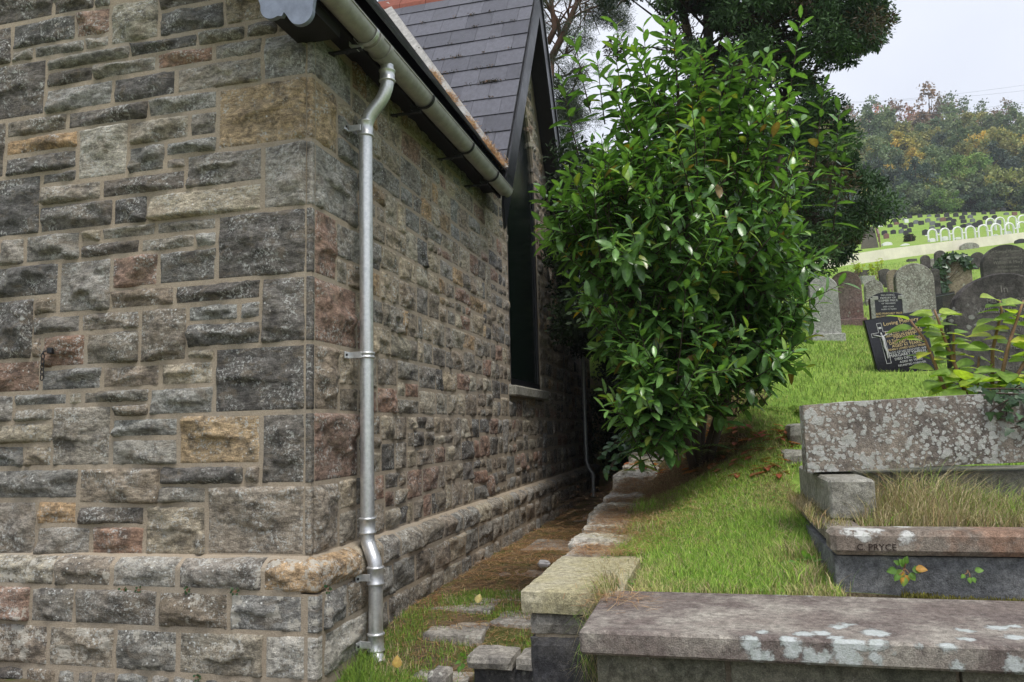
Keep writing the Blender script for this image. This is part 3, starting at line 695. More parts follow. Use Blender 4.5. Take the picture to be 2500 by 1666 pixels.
# cross gable: near slope faces the camera
cz0 = 4.606; yf = RIDGE_Y-(RIDGE_Z-cz0)/TB; VERGE = .30
L_ = math.hypot(RIDGE_Y-yf, RIDGE_Z-cz0); es = np.array([0, RIDGE_Y-yf, RIDGE_Z-cz0])/L_
cr = MB()
def valx(z): return EX-(z-EZ)/TA
pl_ = [(VERGE, yf, cz0-.05), (valx(RIDGE_Z), RIDGE_Y, RIDGE_Z-.05), (VERGE, RIDGE_Y, RIDGE_Z-.05)]
cr.prism([(VERGE-.02, yf-.02, cz0-.06), (EX, yf-.02, cz0-.06), (valx(RIDGE_Z), RIDGE_Y, RIDGE_Z-.06), (VERGE-.02, RIDGE_Y, RIDGE_Z-.06)], (0, .03, -.03))
cr.prism([(VERGE-.02, 2*RIDGE_Y-yf+.02, cz0-.06), (EX, 2*RIDGE_Y-yf+.02, cz0-.06), (valx(RIDGE_Z), RIDGE_Y, RIDGE_Z-.06), (VERGE-.02, RIDGE_Y, RIDGE_Z-.06)], (0, -.03, -.03))
gable_roof = cr.build('gable_roof', M['soffit'], chapel)
ROWS = 12; G = L_/ROWS*.985
def keepn(s0, t, w_):
    # s measured from the verge towards -x
    z = cz0+es[2]*t; xl = VERGE-s0-w_; xrr = VERGE-s0; lim = valx(z+.0)-.30
    a = max(xl, lim); b = min(xrr, VERGE)
    if b <= a: return None
    return (a, b, 0)
put_slates(gable_roof, (0, yf, cz0), (1, 0, 0), es, .41, ROWS, G, keepn, 3)
# main roof slates: only the part in front of the valley shows
em = np.array([-1, 0, TA])/math.hypot(1, TA)
def keepm(s0, t, w_):
    y0 = -.42+s0; zz = EZ+em[2]*t; ylim = yf+(zz-cz0)/TB+.25
    if t > 1.9 and False: return None
    a = y0; b = min(y0+w_, ylim)
    if b <= a or a < -.43: return None
    return (a, b, 0)
put_slates(main_roof, (EX+.03, 0, EZ-.03), (0, 1, 0), em, .40, 19, .24, keepm, 4)
# lead valley with pine needles lodged in it
vv = MB(); P0 = np.array([EX, yf, cz0]); P1 = np.array([valx(RIDGE_Z), RIDGE_Y, RIDGE_Z]); 
gn = np.array([0, -TB, 1.0])/math.hypot(1, TB); mn = np.array([TA, 0, 1.0])/math.hypot(1, TA)
vv.add([P0+mn*.05+[0, -.05, 0], P0+(gn+mn)*.03, P0+gn*.055+[.10, 0, 0], P1+gn*.055+[.20, 0, 0], P1+(gn+mn)*.03, P1+mn*.05+[0, -.05, 0]], [(0, 1, 4, 5), (1, 2, 3, 4)])
valley = vv.build('valley_lead', M['lead'], chapel)
# ridge tiles
for k in range(9):
    xa = VERGE-.02-k*.46; b = MB()
    b.prism([(xa, RIDGE_Y-.15, RIDGE_Z-.20), (xa, RIDGE_Y-.13, RIDGE_Z-.10), (xa, RIDGE_Y, RIDGE_Z+.09), (xa, RIDGE_Y+.13, RIDGE_Z-.10), (xa, RIDGE_Y+.15, RIDGE_Z-.20), (xa, RIDGE_Y, RIDGE_Z+.06)], (-.45, 0, 0)).build('ridge_tile', M['ridge'], gable_roof)
# bargeboards of the cross gable
def barge(sign, name):
    b = MB(); y0 = yf-.06 if sign < 0 else 2*RIDGE_Y-yf+.06
    lo = np.array([VERGE-.02, y0, cz0-.03-.10]); hi = np.array([VERGE-.02, RIDGE_Y, RIDGE_Z-.01])
    d = np.array([0, 0, -.62])
    b.prism([lo, lo+d*.55+[0, -.06*sign*-1, 0], lo+d+[0, .0, 0], hi+d, hi], (.035, 0, 0)); o = b.build(name, M['black'], chapel)
    q = MB(); q.prism([lo+[.036, 0, .03], lo+[.036, 0, -.05], hi+[.036, 0, -.05], hi+[.036, 0, .03]], (.02, 0, 0)); q.build('board_moulding', M['black'], o)
    return o
barge(-1, 'bargeboard'); barge(1, 'bargeboard')
# verge soffit between wall and bargeboard
for sg in (-1, 1):
    b = MB(); y0 = yf if sg < 0 else 2*RIDGE_Y-yf
    b.prism([(.0, y0, cz0-.12), (VERGE-.02, y0, cz0-.12), (VERGE-.02, RIDGE_Y, RIDGE_Z-.12), (0, RIDGE_Y, RIDGE_Z-.12)], (0, 0, -.03)); b.build('soffit', M['black'], chapel)
# front gable bargeboard with scalloped foot
GY = -.40
def arc(cx, cz, r, a0, a1, n=8): return [(cx+r*math.cos(rad(a0+(a1-a0)*i/n)), GY, cz+r*math.sin(rad(a0+(a1-a0)*i/n))) for i in range(n+1)]
sc_ = [(-3.3, GY, mainz(-3.3)-.02), (.27, GY, mainz(.27)-.06)]
sc_ += [(.262, GY, 4.30)]+arc(.155, 4.175, .09, 10, -150, 10)+[(.055, GY, 4.165), (.035, GY, 4.19), (.02, GY, 4.165)]+arc(-.055, 4.245, .085, -60, -190, 8)+[(-.16, GY, 4.32), (-.25, GY, 4.42), (-.33, GY, 4.62)]+[(-3.3, GY, mainz(-3.3)-.62)]
bbf = MB().prism(sc_[::-1], (0, -.035, 0)).build('bargeboard', M['greyboard'], chapel); bbf['label'] = 'blue grey scalloped bargeboard foot'
sf = MB(); sf.prism([(.24, GY+.002, mainz(.24)-.12), (.24, .0, mainz(.24)-.12), (-3.3, .0, mainz(-3.3)-.12), (-3.3, GY+.002, mainz(-3.3)-.12)], (0, 0, -.02)); sf.build('soffit', M['soffit'], chapel)
bx = MB(); bx.box((-.10, GY+.01, 4.20), (.22, -.0, 4.34)); bx.build('eave_box', M['soffit'], chapel)
# eave soffit, fascia and rafter feet
es_ = MB().box((.0, -.36, 4.36), (.21, yf+.05, 4.40)).build('eave_soffit', M['soffit'], chapel)
fa = MB().box((.20, -.37, 4.28), (.225, yf+.06, 4.56)).build('fascia', M['soffit'], chapel)
# ---- gutter
GX, GZ, GR = .315, 4.345, .088
gut = MB(); n = 14; V = []; Fc = []
ys = [-.38, yf-.02]
for sgn, R_ in ((1, GR), (-1, GR-.006)):
    for y in ys:
        for k in range(n+1):
            t = math.pi+math.pi*k/n; V.append((GX+R_*math.cos(t), y, GZ+R_*math.sin(t)))
m_ = n+1
for k in range(n):
    Fc.append((k, k+1, m_+k+1, m_+k)); Fc.append((2*m_+k+1, 2*m_+k, 3*m_+k, 3*m_+k+1))
Fc += [(0, m_, 3*m_, 2*m_), (n, 2*m_+n, 3*m_+n, m_+n)]
gut.add(V, Fc)
for s_ in (-1, 1): gut.tube([(GX+s_*GR, -.38, GZ+.004), (GX+s_*GR, yf-.02, GZ+.004)], .008, 8)
gutter = autosmooth(gut.build('gutter', M['gutter'], chapel))
def half_ring(y, wd, R_, extra=0):
    b = MB(); P = []
    for k in range(n+1):
        t = math.pi+math.pi*k/n; P.append((GX+R_*math.cos(t), GZ+R_*math.sin(t)))
    Q = [(GX+(R_-.006)*math.cos(math.pi+math.pi*k/n), GZ+(R_-.006)*math.sin(math.pi+math.pi*k/n)) for k in range(n, -1, -1)]
    b.prism([(a, y, c) for a, c in P+Q], (0, wd, 0)); return b
for y in (.28, .46, 1.42, 2.6, 3.55): autosmooth(half_ring(y, .05, GR+.010).build('gutter_joint', M['gutter'], gutter))
cap = MB(); cap.prism([(GX+GR*1.02*math.cos(math.pi+math.pi*k/n), -.386, GZ+.012+GR*1.05*math.sin(math.pi+math.pi*k/n)) for k in range(n+1)], (0, .012, 0)); cap.build('end_cap', M['gutter'], gutter)
cap2 = MB(); cap2.prism([(GX+GR*1.02*math.cos(math.pi+math.pi*k/n), yf-.03, GZ+.012+GR*1.05*math.sin(math.pi+math.pi*k/n)) for k in range(n+1)], (0, .012, 0)); cap2.build('end_cap', M['gutter'], gutter)
for y in (.20, 1.38, 2.56, 3.5):
    b = half_ring(y, .035, GR+.016); b.prism([(GX-.02, y, GZ-GR-.02), (GX-.12, y, GZ-GR+.0), (.19, y, GZ-.06), (.19, y, GZ-.10), (GX-.06, y, GZ-GR-.05)], (0, .035, 0))
    bo = b.build('gutter_bracket', M['galv'] if y < 1 else M['iron'], gutter)
    st_ = MB().box((-.0, y-.002, GZ-.135), (GX-.03, y+.037, GZ-.122)).build('strap', M['iron'], gutter)
    for xx in (.06, .17): MB().tube([(xx, y+.018, GZ-.15), (xx, y+.018, GZ-.13)], .011, 8).build('bolt', M['iron'], gutter)
# ---- downpipes
PX, PY, PR = .14, .585, .051
dp = MB()
O = np.array([GX, .605, 0])
def bez(p0, p1, p2, n=7): return [(1-t)**2*np.array(p0)+2*t*(1-t)*np.array(p1)+t*t*np.array(p2) for t in np.linspace(0, 1, n)]
path_ = [np.array([GX, .605, GZ-GR+.01]), np.array([GX, .605, 4.17])]
path_ += bez((GX, .605, 4.12), (GX-.01, .605, 4.05), (GX-.055, .60, 3.98)) + bez((PX+.055, .59, 3.90), (PX+.01, PY, 3.84), (PX, PY, 3.76))
path_ += [np.array([PX, PY, 3.6]), np.array([PX, PY, 2.0]), np.array([PX, PY, .70])]
path_ += bez((PX, PY, .66), (PX+.005, PY, .62), (PX+.02, PY-.01, .60)) + bez((PX+.05, PY-.03, .545), (PX+.08, PY-.045, .51), (PX+.085, PY-.05, .45))
path_ += [np.array([PX+.085, PY-.05, .3]), np.array([PX+.085, PY-.05, -.10])]
path_ += bez((PX+.085, PY-.05, -.11), (PX+.09, PY-.06, -.16), (PX+.15, PY-.12, -.20))
downpipe = autosmooth(dp.tube(path_, PR, 20).build('downpipe', M['galv'], chapel), 60); downpipe['label'] = 'galvanised steel downpipe with swan neck and shoe'
def collar(p, h_, r=PR+.006, nm='collar'):
    p = np.array(p, float); b = MB()
    prof = [(0, r), (.006, r+.007), (.014, r+.007), (.02, r+.001), (h_-.02, r+.001), (h_-.014, r+.007), (h_-.006, r+.007), (h_, r)]
    b.tube([p+[0, 0, a] for a, _ in prof], [q for _, q in prof], 20); return autosmooth(b.build(nm, M['galv'], downpipe), 50)
collar((GX, .605, 4.13), .10); collar((PX, PY, 3.70), .13); collar((PX, PY, 1.975), .05); collar((PX, PY, .69), .12); collar((PX+.085, PY-.05, .34), .13); collar((PX+.085, PY-.05, -.12), .13)
def bracket(z, x1, y1, xw):
    b = MB(); b.box((xw, y1-.085-.05, z-.026), (xw+.012, y1-.085+.03, z+.026), .003); b.box((xw+.002, y1-.075, z-.024), (x1-.01, y1-.065, z+.024), .002)
    o = b.build('bracket', M['galv'], downpipe)
    MB().tube([(xw+.01, y1-.12, z), (xw+.022, y1-.12, z)], .009, 8).build('bolt', M['iron'], downpipe)
bracket(3.755, PX, PY, .02); bracket(2.0, PX, PY, .02); bracket(.40, PX+.085, PY-.05, .13); bracket(-.06, PX+.085, PY-.05, .13)
fp = MB(); fpth = [(.28, 11.05, 3.3), (.2, 11.05, 3.15), (.10, 11.05, 3.0), (.10, 11.05, .75), (.13, 11.05, .62), (.22, 11.05, .5), (.22, 11.05, .02)]
far_pipe = autosmooth(fp.tube(fpth, .045, 12).build('downpipe', M['galv'], chapel), 60)
for z in (1.9, .95, .4): MB().tube([(.10 if z > .7 else .22, 11.05, z), (.10 if z > .7 else .22, 11.05, z+.08)], .055, 12).build('collar', M['galv'], far_pipe)
# ---- staple and chain on the front wall
ck = onp(127, 857, 1, -.035)
chn = empty('wall_chain', tuple(ck)); chn.parent = chapel
MB().box((-.022, -.03, -.022), (.022, .035, .022), .005).build('plate', M['iron'], chn)
MB().tube([(-.02, -.03, .0), (-.035, -.045, -.01), (-.035, -.045, -.03)], .006, 8).build('hook', M['iron'], chn)
for k in range(5):
    b = MB(); P = []; lz = -.045-k*.038
    for t in range(13):
        a = 2*math.pi*t/12; u_, v_ = .011*math.cos(a), .026*math.sin(a)
        P.append((-.036+(u_ if k % 2 else u_*.25), -.045+(u_*.25 if k % 2 else u_), lz+v_))
    b.tube(P, .0042, 6, cap=False); b.build('chain_link', M['iron'], chn)
M['capstone'] = m_lichen_stone('pale_capstone', (.36, .335, .28), (.50, .47, .41), (.62, .6, .55), .6, 8, c3=(.33, .30, .20))
# ================================================================ flagstones of the passage
def slabmesh(poly, z0, z1, seed, rough=.006):
    """a broken-edged flat stone: polygon rim with a slightly uneven top"""
    r = random.Random(seed); P = []
    for i in range(len(poly)):
        a = np.array(poly[i], float); b = np.array(poly[(i+1) % len(poly)], float)
        for t in (0, .25, .5, .75):
            q = a+(b-a)*t; P.append(q+np.array([r.uniform(-1, 1), r.uniform(-1, 1)])*(.012 if t else .006))
    P = np.array(P); c = P.mean(0); n = len(P); V = []; 
    ring = [(1.0, z0), (1.0, z1-.012), (.975, z1), (.6, z1+.002), (.3, z1)]
    for k, (s, z) in enumerate(ring):
        for p in P:
            q = c+(p-c)*s; V.append((q[0], q[1], z+(r.uniform(-1, 1)*rough if k else 0)))
    V.append((c[0], c[1], z1)); Fc = []
    for k in range(len(ring)-1):
        for i in range(n): j = (i+1) % n; Fc.append((k*n+i, k*n+j, (k+1)*n+j, (k+1)*n+i))
    for i in range(n): Fc.append(((len(ring)-1)*n+i, (len(ring)-1)*n+(i+1) % n, len(V)-1))
    return V, Fc
path = tag(mk('path', [(.13, -.6, -.4), (1.7, -.6, -.4), (1.7, 12, -.4), (.13, 12, -.4)], [(0, 1, 2, 3)], M['path']), kind='structure')
fr_ = random.Random(4)
for (x0, x1, y0, y1, dz) in ((.5, .95, .75, 1.15, .012), (.92, 1.42, 1.05, 1.55, .006), (.35, .85, 1.3, 1.75, .008), (.75, 1.3, 1.75, 2.3, 0.0), (1.0, 1.6, 2.6, 3.4, .01), (.45, .95, 2.5, 3.2, -.004), (.35, 1.2, 4.3, 5.2, .012), (.9, 1.6, 5.4, 6.6, .012), (.5, 1.5, 7.0, 8.2, .012), (1.05, 1.55, .45, .85, .0), (.6, 1.0, .25, .6, .0)):
    zz = float(pathz((x0+x1)/2, (y0+y1)/2))
    V, Fc = slabmesh([(x0, y0), (x1, y0+fr_.uniform(-.06, .06)), (x1+fr_.uniform(-.05, .05), y1), (x0+fr_.uniform(-.05, .05), y1+fr_.uniform(-.06, .06))], zz-.06, zz+.004+dz*.6, int(x0*100+y0*7))
    mk('flagstone', V, Fc, M['rubble'], path)
# the step edge and a broken kerb piece that stands up in the grass
def rubble_box(x0, x1, y0, y1, z0, z1, seed, amp=.018, res=.035):
    """irregular block with worn, split faces"""
    nx, ny, nz = [max(2, int(v/res)+1) for v in (x1-x0, y1-y0, z1-z0)]
    V = []; Fc = []
    def face(o, a, b, na, nb):
        s = len(V)
        for j in range(nb):
            for i in range(na): V.append(np.array(o)+np.array(a)*i/(na-1)+np.array(b)*j/(nb-1))
        for j in range(nb-1):
            for i in range(na-1): Fc.append((s+j*na+i, s+j*na+i+1, s+(j+1)*na+i+1, s+(j+1)*na+i))
    dx, dy, dz = x1-x0, y1-y0, z1-z0
    face((x0, y0, z0), (dx, 0, 0), (0, 0, dz), nx, nz); face((x1, y1, z0), (-dx, 0, 0), (0, 0, dz), nx, nz)
    face((x1, y0, z0), (0, dy, 0), (0, 0, dz), ny, nz); face((x0, y1, z0), (0, -dy, 0), (0, 0, dz), ny, nz)
    face((x0, y0, z1), (dx, 0, 0), (0, dy, 0), nx, ny); face((x0, y1, z0), (dx, 0, 0), (0, -dy, 0), nx, ny)
    V = np.array(V); c = np.array([(x0+x1)/2, (y0+y1)/2, (z0+z1)/2]); hs = np.array([dx, dy, dz])/2
    q = (V-c)/hs; ed = np.sort(np.abs(q), 1)[:, 1]
    n = fbm(V[:, 0]*6+seed, V[:, 1]*6, V[:, 2]*9, s=seed % 50, o=4); n2 = fbm(V[:, 0]*22, V[:, 1]*22+seed, V[:, 2]*22, s=seed % 31, o=3)
    nrm = q/np.maximum(np.abs(q).max(1, keepdims=True), 1e-6); nrm = np.where(np.abs(nrm) > .98, np.sign(nrm), 0)
    nrm = (V-c)/np.linalg.norm(V-c, axis=1, keepdims=True)*.5+q*.5
    V = V+nrm*(amp*1.2*n+amp*.5*n2)[:, None]-q*(amp*.9*np.clip(ed-.8, 0, 1)/.2)[:, None]*.8
    return V, Fc
V, Fc = rubble_box(.855, .985, -.12, .04, -.32, -.03, 3, .016, .03); mk('kerb_stone', V, Fc, M['rubble'], path, center=True)
V, Fc = rubble_box(1.06, 1.36, .03, .30, -.055, .032, 8, .012, .03); mk('step_stone', V, Fc, M['rubble'], path, center=True)
V, Fc = rubble_box(1.365, 1.80, .05, .32, -.055, .028, 9, .012, .03); mk('step_stone', V, Fc, M['rubble'], path, center=True)
V, Fc = rubble_box(1.08, 1.80, .10, .34, -.30, -.06, 15, .01, .05); mk('step_riser', V, Fc, M['rubbledark'], path, center=True)
# ================================================================ retaining wall of the terrace
rw = tag(empty('retaining_wall', (1.8, -1.2, 0)), 'dry rubble retaining wall with mossy yellow end slab holding up the lawn', 'wall')
def rel(o, p):   # keep world placement under a translated parent
    o.parent = p; o.location = Vector(o.location)-Vector(p.location); return o
yy_ = list(np.arange(-.4, 12.3, .4)); vb = []; fbk = []
for y in yy_: zt = float(terr(1.95, y))-.035; vb += [(1.735, y, -.4), (1.735, y, zt), (2.0, y, zt), (2.0, y, -.4)]
for i in range(len(yy_)-1):
    for k in range(4): fbk.append((i*4+k, i*4+(k+1) % 4, i*4+4+(k+1) % 4, i*4+4+k))
bk = MB().add(vb, fbk+[(0, 1, 2, 3)]).build('wall_core', M['rubbledark']); rel(bk, rw)
wr = random.Random(12)
slabV, slabF = rubble_box(1.74, 2.20, -1.26, -.26, .595, .70, 5, .009, .04)
rel(mk('cap_slab', slabV, slabF, M['slab'], None, center=True, smooth=False), rw)['label'] = 'mossy yellow end slab'
y = -.26
while y < 9.6:
    L = wr.uniform(.24, .5); zt = float(terr(1.95, y+L/2)); 
    pass
    V, Fc = rubble_box(1.71+wr.uniform(-.06, .04), 2.10+wr.uniform(-.08, .1), y+.003, y+L-.003, zt-.17, zt+wr.uniform(.01, .045), int(y*31)+40, .03, .028)
    rel(mk('stone', V, Fc, M['capstone'], None, center=True), rw); 
    for zc in np.arange(-.12, zt-.16, .2):
        V, Fc = rubble_box(1.74, 1.84, y+.012+wr.uniform(-.02, .02), y+L-.012, zc, min(zc+.19, zt-.16), int(y*77+zc*100)+90, .015, .08)
        rel(mk('stone', V, Fc, M['rubbledark'], None, center=True), rw)
    y += L
for (z0, z1, mt) in ((.50, .60, 'rubble'), (.225, .495, 'rubbledark'), (-.06, .215, 'rubbledark'), (-.32, -.07, 'rubbledark')):
    V, Fc = rubble_box(1.775, 2.16, -1.23, -.85, z0, z1, int(z0*100)+60, .014, .035); rel(mk('stone', V, Fc, M[mt], None, center=True), rw)
rel(MB().box((1.80, -1.212, -.35), (2.12, -.9, .59)).build('pier_core', M['mortar']), rw)
# ================================================================ low coping wall in front
cw = tag(empty('coping_wall', (2.1, -1.9, 0)), 'low wall with broad purple sandstone coping blotched with white lichen', 'wall')
cp = MB().box((2.12, -1.90, .615), (6.4, -1.20, .70), .010); o = rel(cp.build('coping', M['coping']), cw)
core = MB().box((2.19, -1.82, -.4), (6.3, -1.07, .60)).build('wall_core', M['mortar']); rel(core, cw)
xs = [2.165, 2.63, 3.35, 3.98, 4.6, 5.3, 6.0]
for i in range(6):
    V, Fc = rubble_box(xs[i]+.006, xs[i+1]-.006, -1.855, -1.70, .485, .612, 200+i, .005, .06); rel(mk('stone', V, Fc, M['greenwall'], None, center=True), cw)
xs = [2.150, 2.9, 3.5, 4.2, 5.0, 6.0]
for zi, z in enumerate((.235, -.02, -.27)):
    for i in range(5):
        V, Fc = rubble_box(xs[i]+.006, xs[i+1]-.006, -1.865, -1.70, z, z+.24, 230+i+zi*9, .006, .06); rel(mk('stone', V, Fc, M['greenwall'], None, center=True), cw)
# ================================================================ kerbed grave
gv = tag(empty('kerbed_grave', (3.1, -1.05, .7)), 'overgrown kerbed grave with brown sandstone kerb and carved letters', 'grave')
def gpart(name, a, b, mat, bev=.012, parent=gv):
    o = MB().box(a, b, bev).build(name, M[mat]); 
    return rel(o, gv)
GX0 = 3.10
V, Fc = rubble_box(GX0, 6.0, -1.06, -.80, .58, .845, 301, .007, .05); rel(mk('base', V, Fc, M['gravebase'], None, center=True), gv)
V, Fc = rubble_box(GX0+.004, 3.4, -.80, 1.4, .58, .84, 302, .007, .05); rel(mk('base', V, Fc, M['gravebase'], None, center=True), gv)
kf = gpart('front_kerb', (GX0-.01, -1.10, .848), (6.05, -.92, .952), 'gravekerb', .022)
gpart('side_kerb', (GX0+.02, -.915, .845), (GX0+.17, .9, .94), 'gravekerb', .018)
gpart('earth', (GX0+.14, -.93, .80), (6.0, .9, .925), 'dirt', .02)
gpart('plinth', (GX0+.06, -.62, .94), (GX0+.27, .75, 1.135), 'graveplinth', .012)
gpart('plinth', (GX0+.345, .0, .92), (5.6, .6, 1.128), 'graveplinth', .012)
def text(s, size, mat, name='inscription', align='CENTER', ext=.0008):
    cu = bpy.data.curves.new('txt', 'FONT'); cu.body = s; cu.size = size; cu.align_x = align; cu.extrude = ext; cu.resolution_u = 2
    to = bpy.data.objects.new('txt', cu); col.objects.link(to)
    dg = bpy.context.evaluated_depsgraph_get(); me = bpy.data.meshes.new_from_object(to.evaluated_get(dg)); bpy.data.objects.remove(to)
    me.name = name; me.materials.clear(); me.materials.append(mat); return me
ins = obj('inscription', text('C. PRYCE', .038, M['carve'], align='LEFT'), None, None, (3.19, -1.1012, .872), (rad(90), 0, 0)); rel(ins, gv)
# fallen lichen-covered stone lying across the grave
fb = tag(empty('fallen_headstone', (3.1, -.2, 1.14)), 'thick granite headstone lying on its edge, crusted with grey lichen', 'headstone')
V, Fc = rubble_box(3.105, 4.75, -.23, .0, 1.142, 1.515, 311, .006, .05)
c0 = np.array([3.105, -.2, 1.14]); V = np.array(V); V[:, 2] += (V[:, 0]-3.1)*.035; V[:, 1] += (V[:, 0]-3.1)*.10
rel(mk('slab', V, Fc, M['block'], None, center=True), fb)
# small kerb blocks on the far left of the grave
ks = tag(empty('kerb_fragment', (3.05, .6, .95)), 'broken pale kerb stones half sunk in moss by the laurel', 'kerb stone')
kq, _ = hit(1950, 1075); V, Fc = rubble_box(kq[0]-.08, kq[0]+.12, kq[1]-.1, kq[1]+.6, kq[2]-.1, kq[2]+.13, 320, .016, .04); rel(mk('stone', V, Fc, M['graveplinth'], None, center=True), ks)
kq, _ = hit(1925, 1120); V, Fc = rubble_box(kq[0]-.05, kq[0]+.2, kq[1]-.1, kq[1]+.2, kq[2]-.1, kq[2]+.06, 321, .016, .04); rel(mk('stone', V, Fc, M['graveplinth'], None, center=True), ks)
# ================================================================ headstones
def outline(w, h, shape, n=14):
    hw = w/2
    if shape == 'arch':      # round-topped
        z = h-hw*.9; P = [(-hw, 0), (-hw, z)]+[(-hw*math.cos(math.pi*i/n), z+hw*.9*math.sin(math.pi*i/n)) for i in range(1, n)]+[(hw, z), (hw, 0)]
    elif shape == 'segment':
        z = h-hw*.45; P = [(-hw, 0), (-hw, z)]+[(-hw*math.cos(math.pi*i/n), z+hw*.45*math.sin(math.pi*i/n)) for i in range(1, n)]+[(hw, z), (hw, 0)]
    elif shape == 'shoulder':
        z = h-hw*.80; a = hw*.92
        P = [(-hw, 0), (-hw, z), (-a-.01, z+.015)]+[(-a*math.cos(math.pi*i/n), z+.01+hw*.79*math.sin(math.pi*i/n)) for i in range(1, n)]+[(a+.01, z+.015), (hw, z), (hw, 0)]
    elif shape == 'ogee':
        P = [(-hw, 0), (-hw, h*.86), (-hw*.72, h*.87), (-hw*.45, h*.95), (0, h), (hw*.45, h*.95), (hw*.72, h*.87), (hw, h*.86), (hw, 0)]
    else:
        P = [(-hw, 0), (-hw, h), (hw, h), (hw, 0)]
    return P
def slabstone(name, P, th, mat, parent, bev=.012):
    """bevelled plate with outline P (x,z), front face at y=0 looking -y"""
    n = len(P); Pc = np.array(P); c = Pc.mean(0); V = []
    for (s, y) in ((bev, 0), (0, bev), (0, th-bev), (bev, th)):
        for p in Pc:
            d = p-c; q = p-d/np.linalg.norm(d)*s; V.append((q[0], y, q[1]))
    Fc = [tuple(range(n))[::-1], tuple(range(3*n, 4*n))]
    for k in range(3):
        for i in range(n): j = (i+1) % n; Fc.append((k*n+i, k*n+j, (k+1)*n+j, (k+1)*n+i))
    o = MB().add(V, Fc).build(name, mat, parent); return o
def headstone(px, py, wpx, hpx, shape, mat, label, group=None, th=.11, yaw=None, lean=0, roll=0, base=True, sink=.06, cat='headstone', pos=None):
    if pos is None: p, D = hit(px, py)
    else: p = np.array(pos); D = (p-CAM)@FW
    wm, hm = wpx*D/FPX, hpx*D/FPX
    z = float(terr(p[0], p[1]))-sink
    t = tag(empty('headstone', (p[0], p[1], z)), label, cat, group)
    t.rotation_euler = (rad(lean), rad(roll), rad(yaw if yaw is not None else 10))
    o = slabstone('slab', outline(wm, hm+sink, shape), th, M[mat], t)
    if base: MB().box((-wm*.58, -.07, -.05), (wm*.58, th+.07, sink+.10), .012).build('base', M[mat], t)
    return t, wm, hm+sink
def lines(t, wm, rows, mat, hm, y=-.003):
    for (s, zf, size) in rows:
        me = text(s, size, M[mat], ext=.0012); o = obj('inscription', me, None, t, (0, y, zf*hm), (rad(90), 0, 0))
        xs_ = [v.co.x for v in me.vertices]
        if xs_ and (max(xs_)-min(xs_)) > wm*.9: k = wm*.9/(max(xs_)-min(xs_)); o.scale = (k, 1, 1)
Z2 = lambda x, y: (1980+x/3.563, 560+y/3.563)
def hs(x, yb, wz, hz, *a, **k): p = Z2(x, yb); return headstone(p[0], p[1], wz/3.563, hz/3.563, *a, **k)
hs(150, 972, 240, 580, 'arch', 'hs_pale', 'tall pale green tinged round topped headstone half behind the laurel', yaw=6, lean=-3)
hs(330, 832, 250, 480, 'arch', 'hs_red', 'red sandstone round topped headstone with a whitened face', yaw=-6, lean=-2)
hs(562, 660, 155, 225, 'arch', 'hs_lichen', 'small lichen speckled round topped headstone behind the black book-faced stone', yaw=10)
hs(655, 505, 95, 165, 'segment', 'hs_dark', 'small dark headstone behind the brown arched one')
hs(737, 545, 115, 200, 'arch', 'hs_brown', 'small brown faced round topped headstone with dark rim')
hs(935, 795, 320, 510, 'arch', 'hs_lichen', 'tall broad round topped headstone white with lichen', th=.14, yaw=8)
hs(1105, 720, 90, 385, 'segment', 'hs_dark', 'narrow dark headstone between the lichened stone and the ivy')
t_ivy, wi, hi_ = hs(1275, 680, 300, 470, 'arch', 'hs_brown', 'round topped brown headstone overgrown with ivy', th=.12, yaw=10)
hs(1005, 350, 78, 128, 'arch', 'hs_dark', 'small dark round topped headstone, left of a weathered pair', yaw=8)
hs(1137, 345, 95, 165, 'arch', 'hs_dark', 'small grey black round topped headstone above the tall lichened one', yaw=8)
hs(1068, 338, 70, 85, 'segment', 'hs_lichen', 'squat grey slab between two round topped headstones', base=False)
hs(1465, 345, 110, 150, 'arch', 'hs_dark', 'dark round topped headstone beyond the ivy covered one', yaw=10)
t13, w13, h13 = hs(1745, 620, 420, 500, 'arch', 'hs_dark', 'broad dark round topped headstone standing behind the largest one', th=.14, yaw=8)
lines(t13, w13*.86, [('In Loving Memory', .86, .09), ('OF', .80, .05), ('THE BELOVED WIFE OF', .745, .06), ('William & Mary', .67, .10), ('OF MERTHYR VALE', .60, .055), ('WHO DIED 18 MARCH', .535, .055)], 'faded', h13)
zt_ = at(2475, 648, 6.2)[2]-float(terr(4.98, 2.28))
tw, ww, hw_ = headstone(2478, 955, 275, zt_*FPX/6.2, 'shoulder', 'hs_dark', 'largest dark shouldered headstone with worn letters behind the leafy sapling', th=.13, yaw=6, pos=(4.98, 2.28, 0))
lines(tw, ww*.85, [('In', .885, .085), ('MEMORY OF', .825, .05), ('William Price of', .765, .07), ('PONTYPRIDD', .71, .045), ('DIED MAY', .655, .045), ('ALSO', .60, .04), ('WIFE OF THE ABOVE', .55, .055), ('WHO DIED', .49, .045), ('AGED', .43, .045), ('RECLAIMED', .37, .045)], 'faded', hw_)
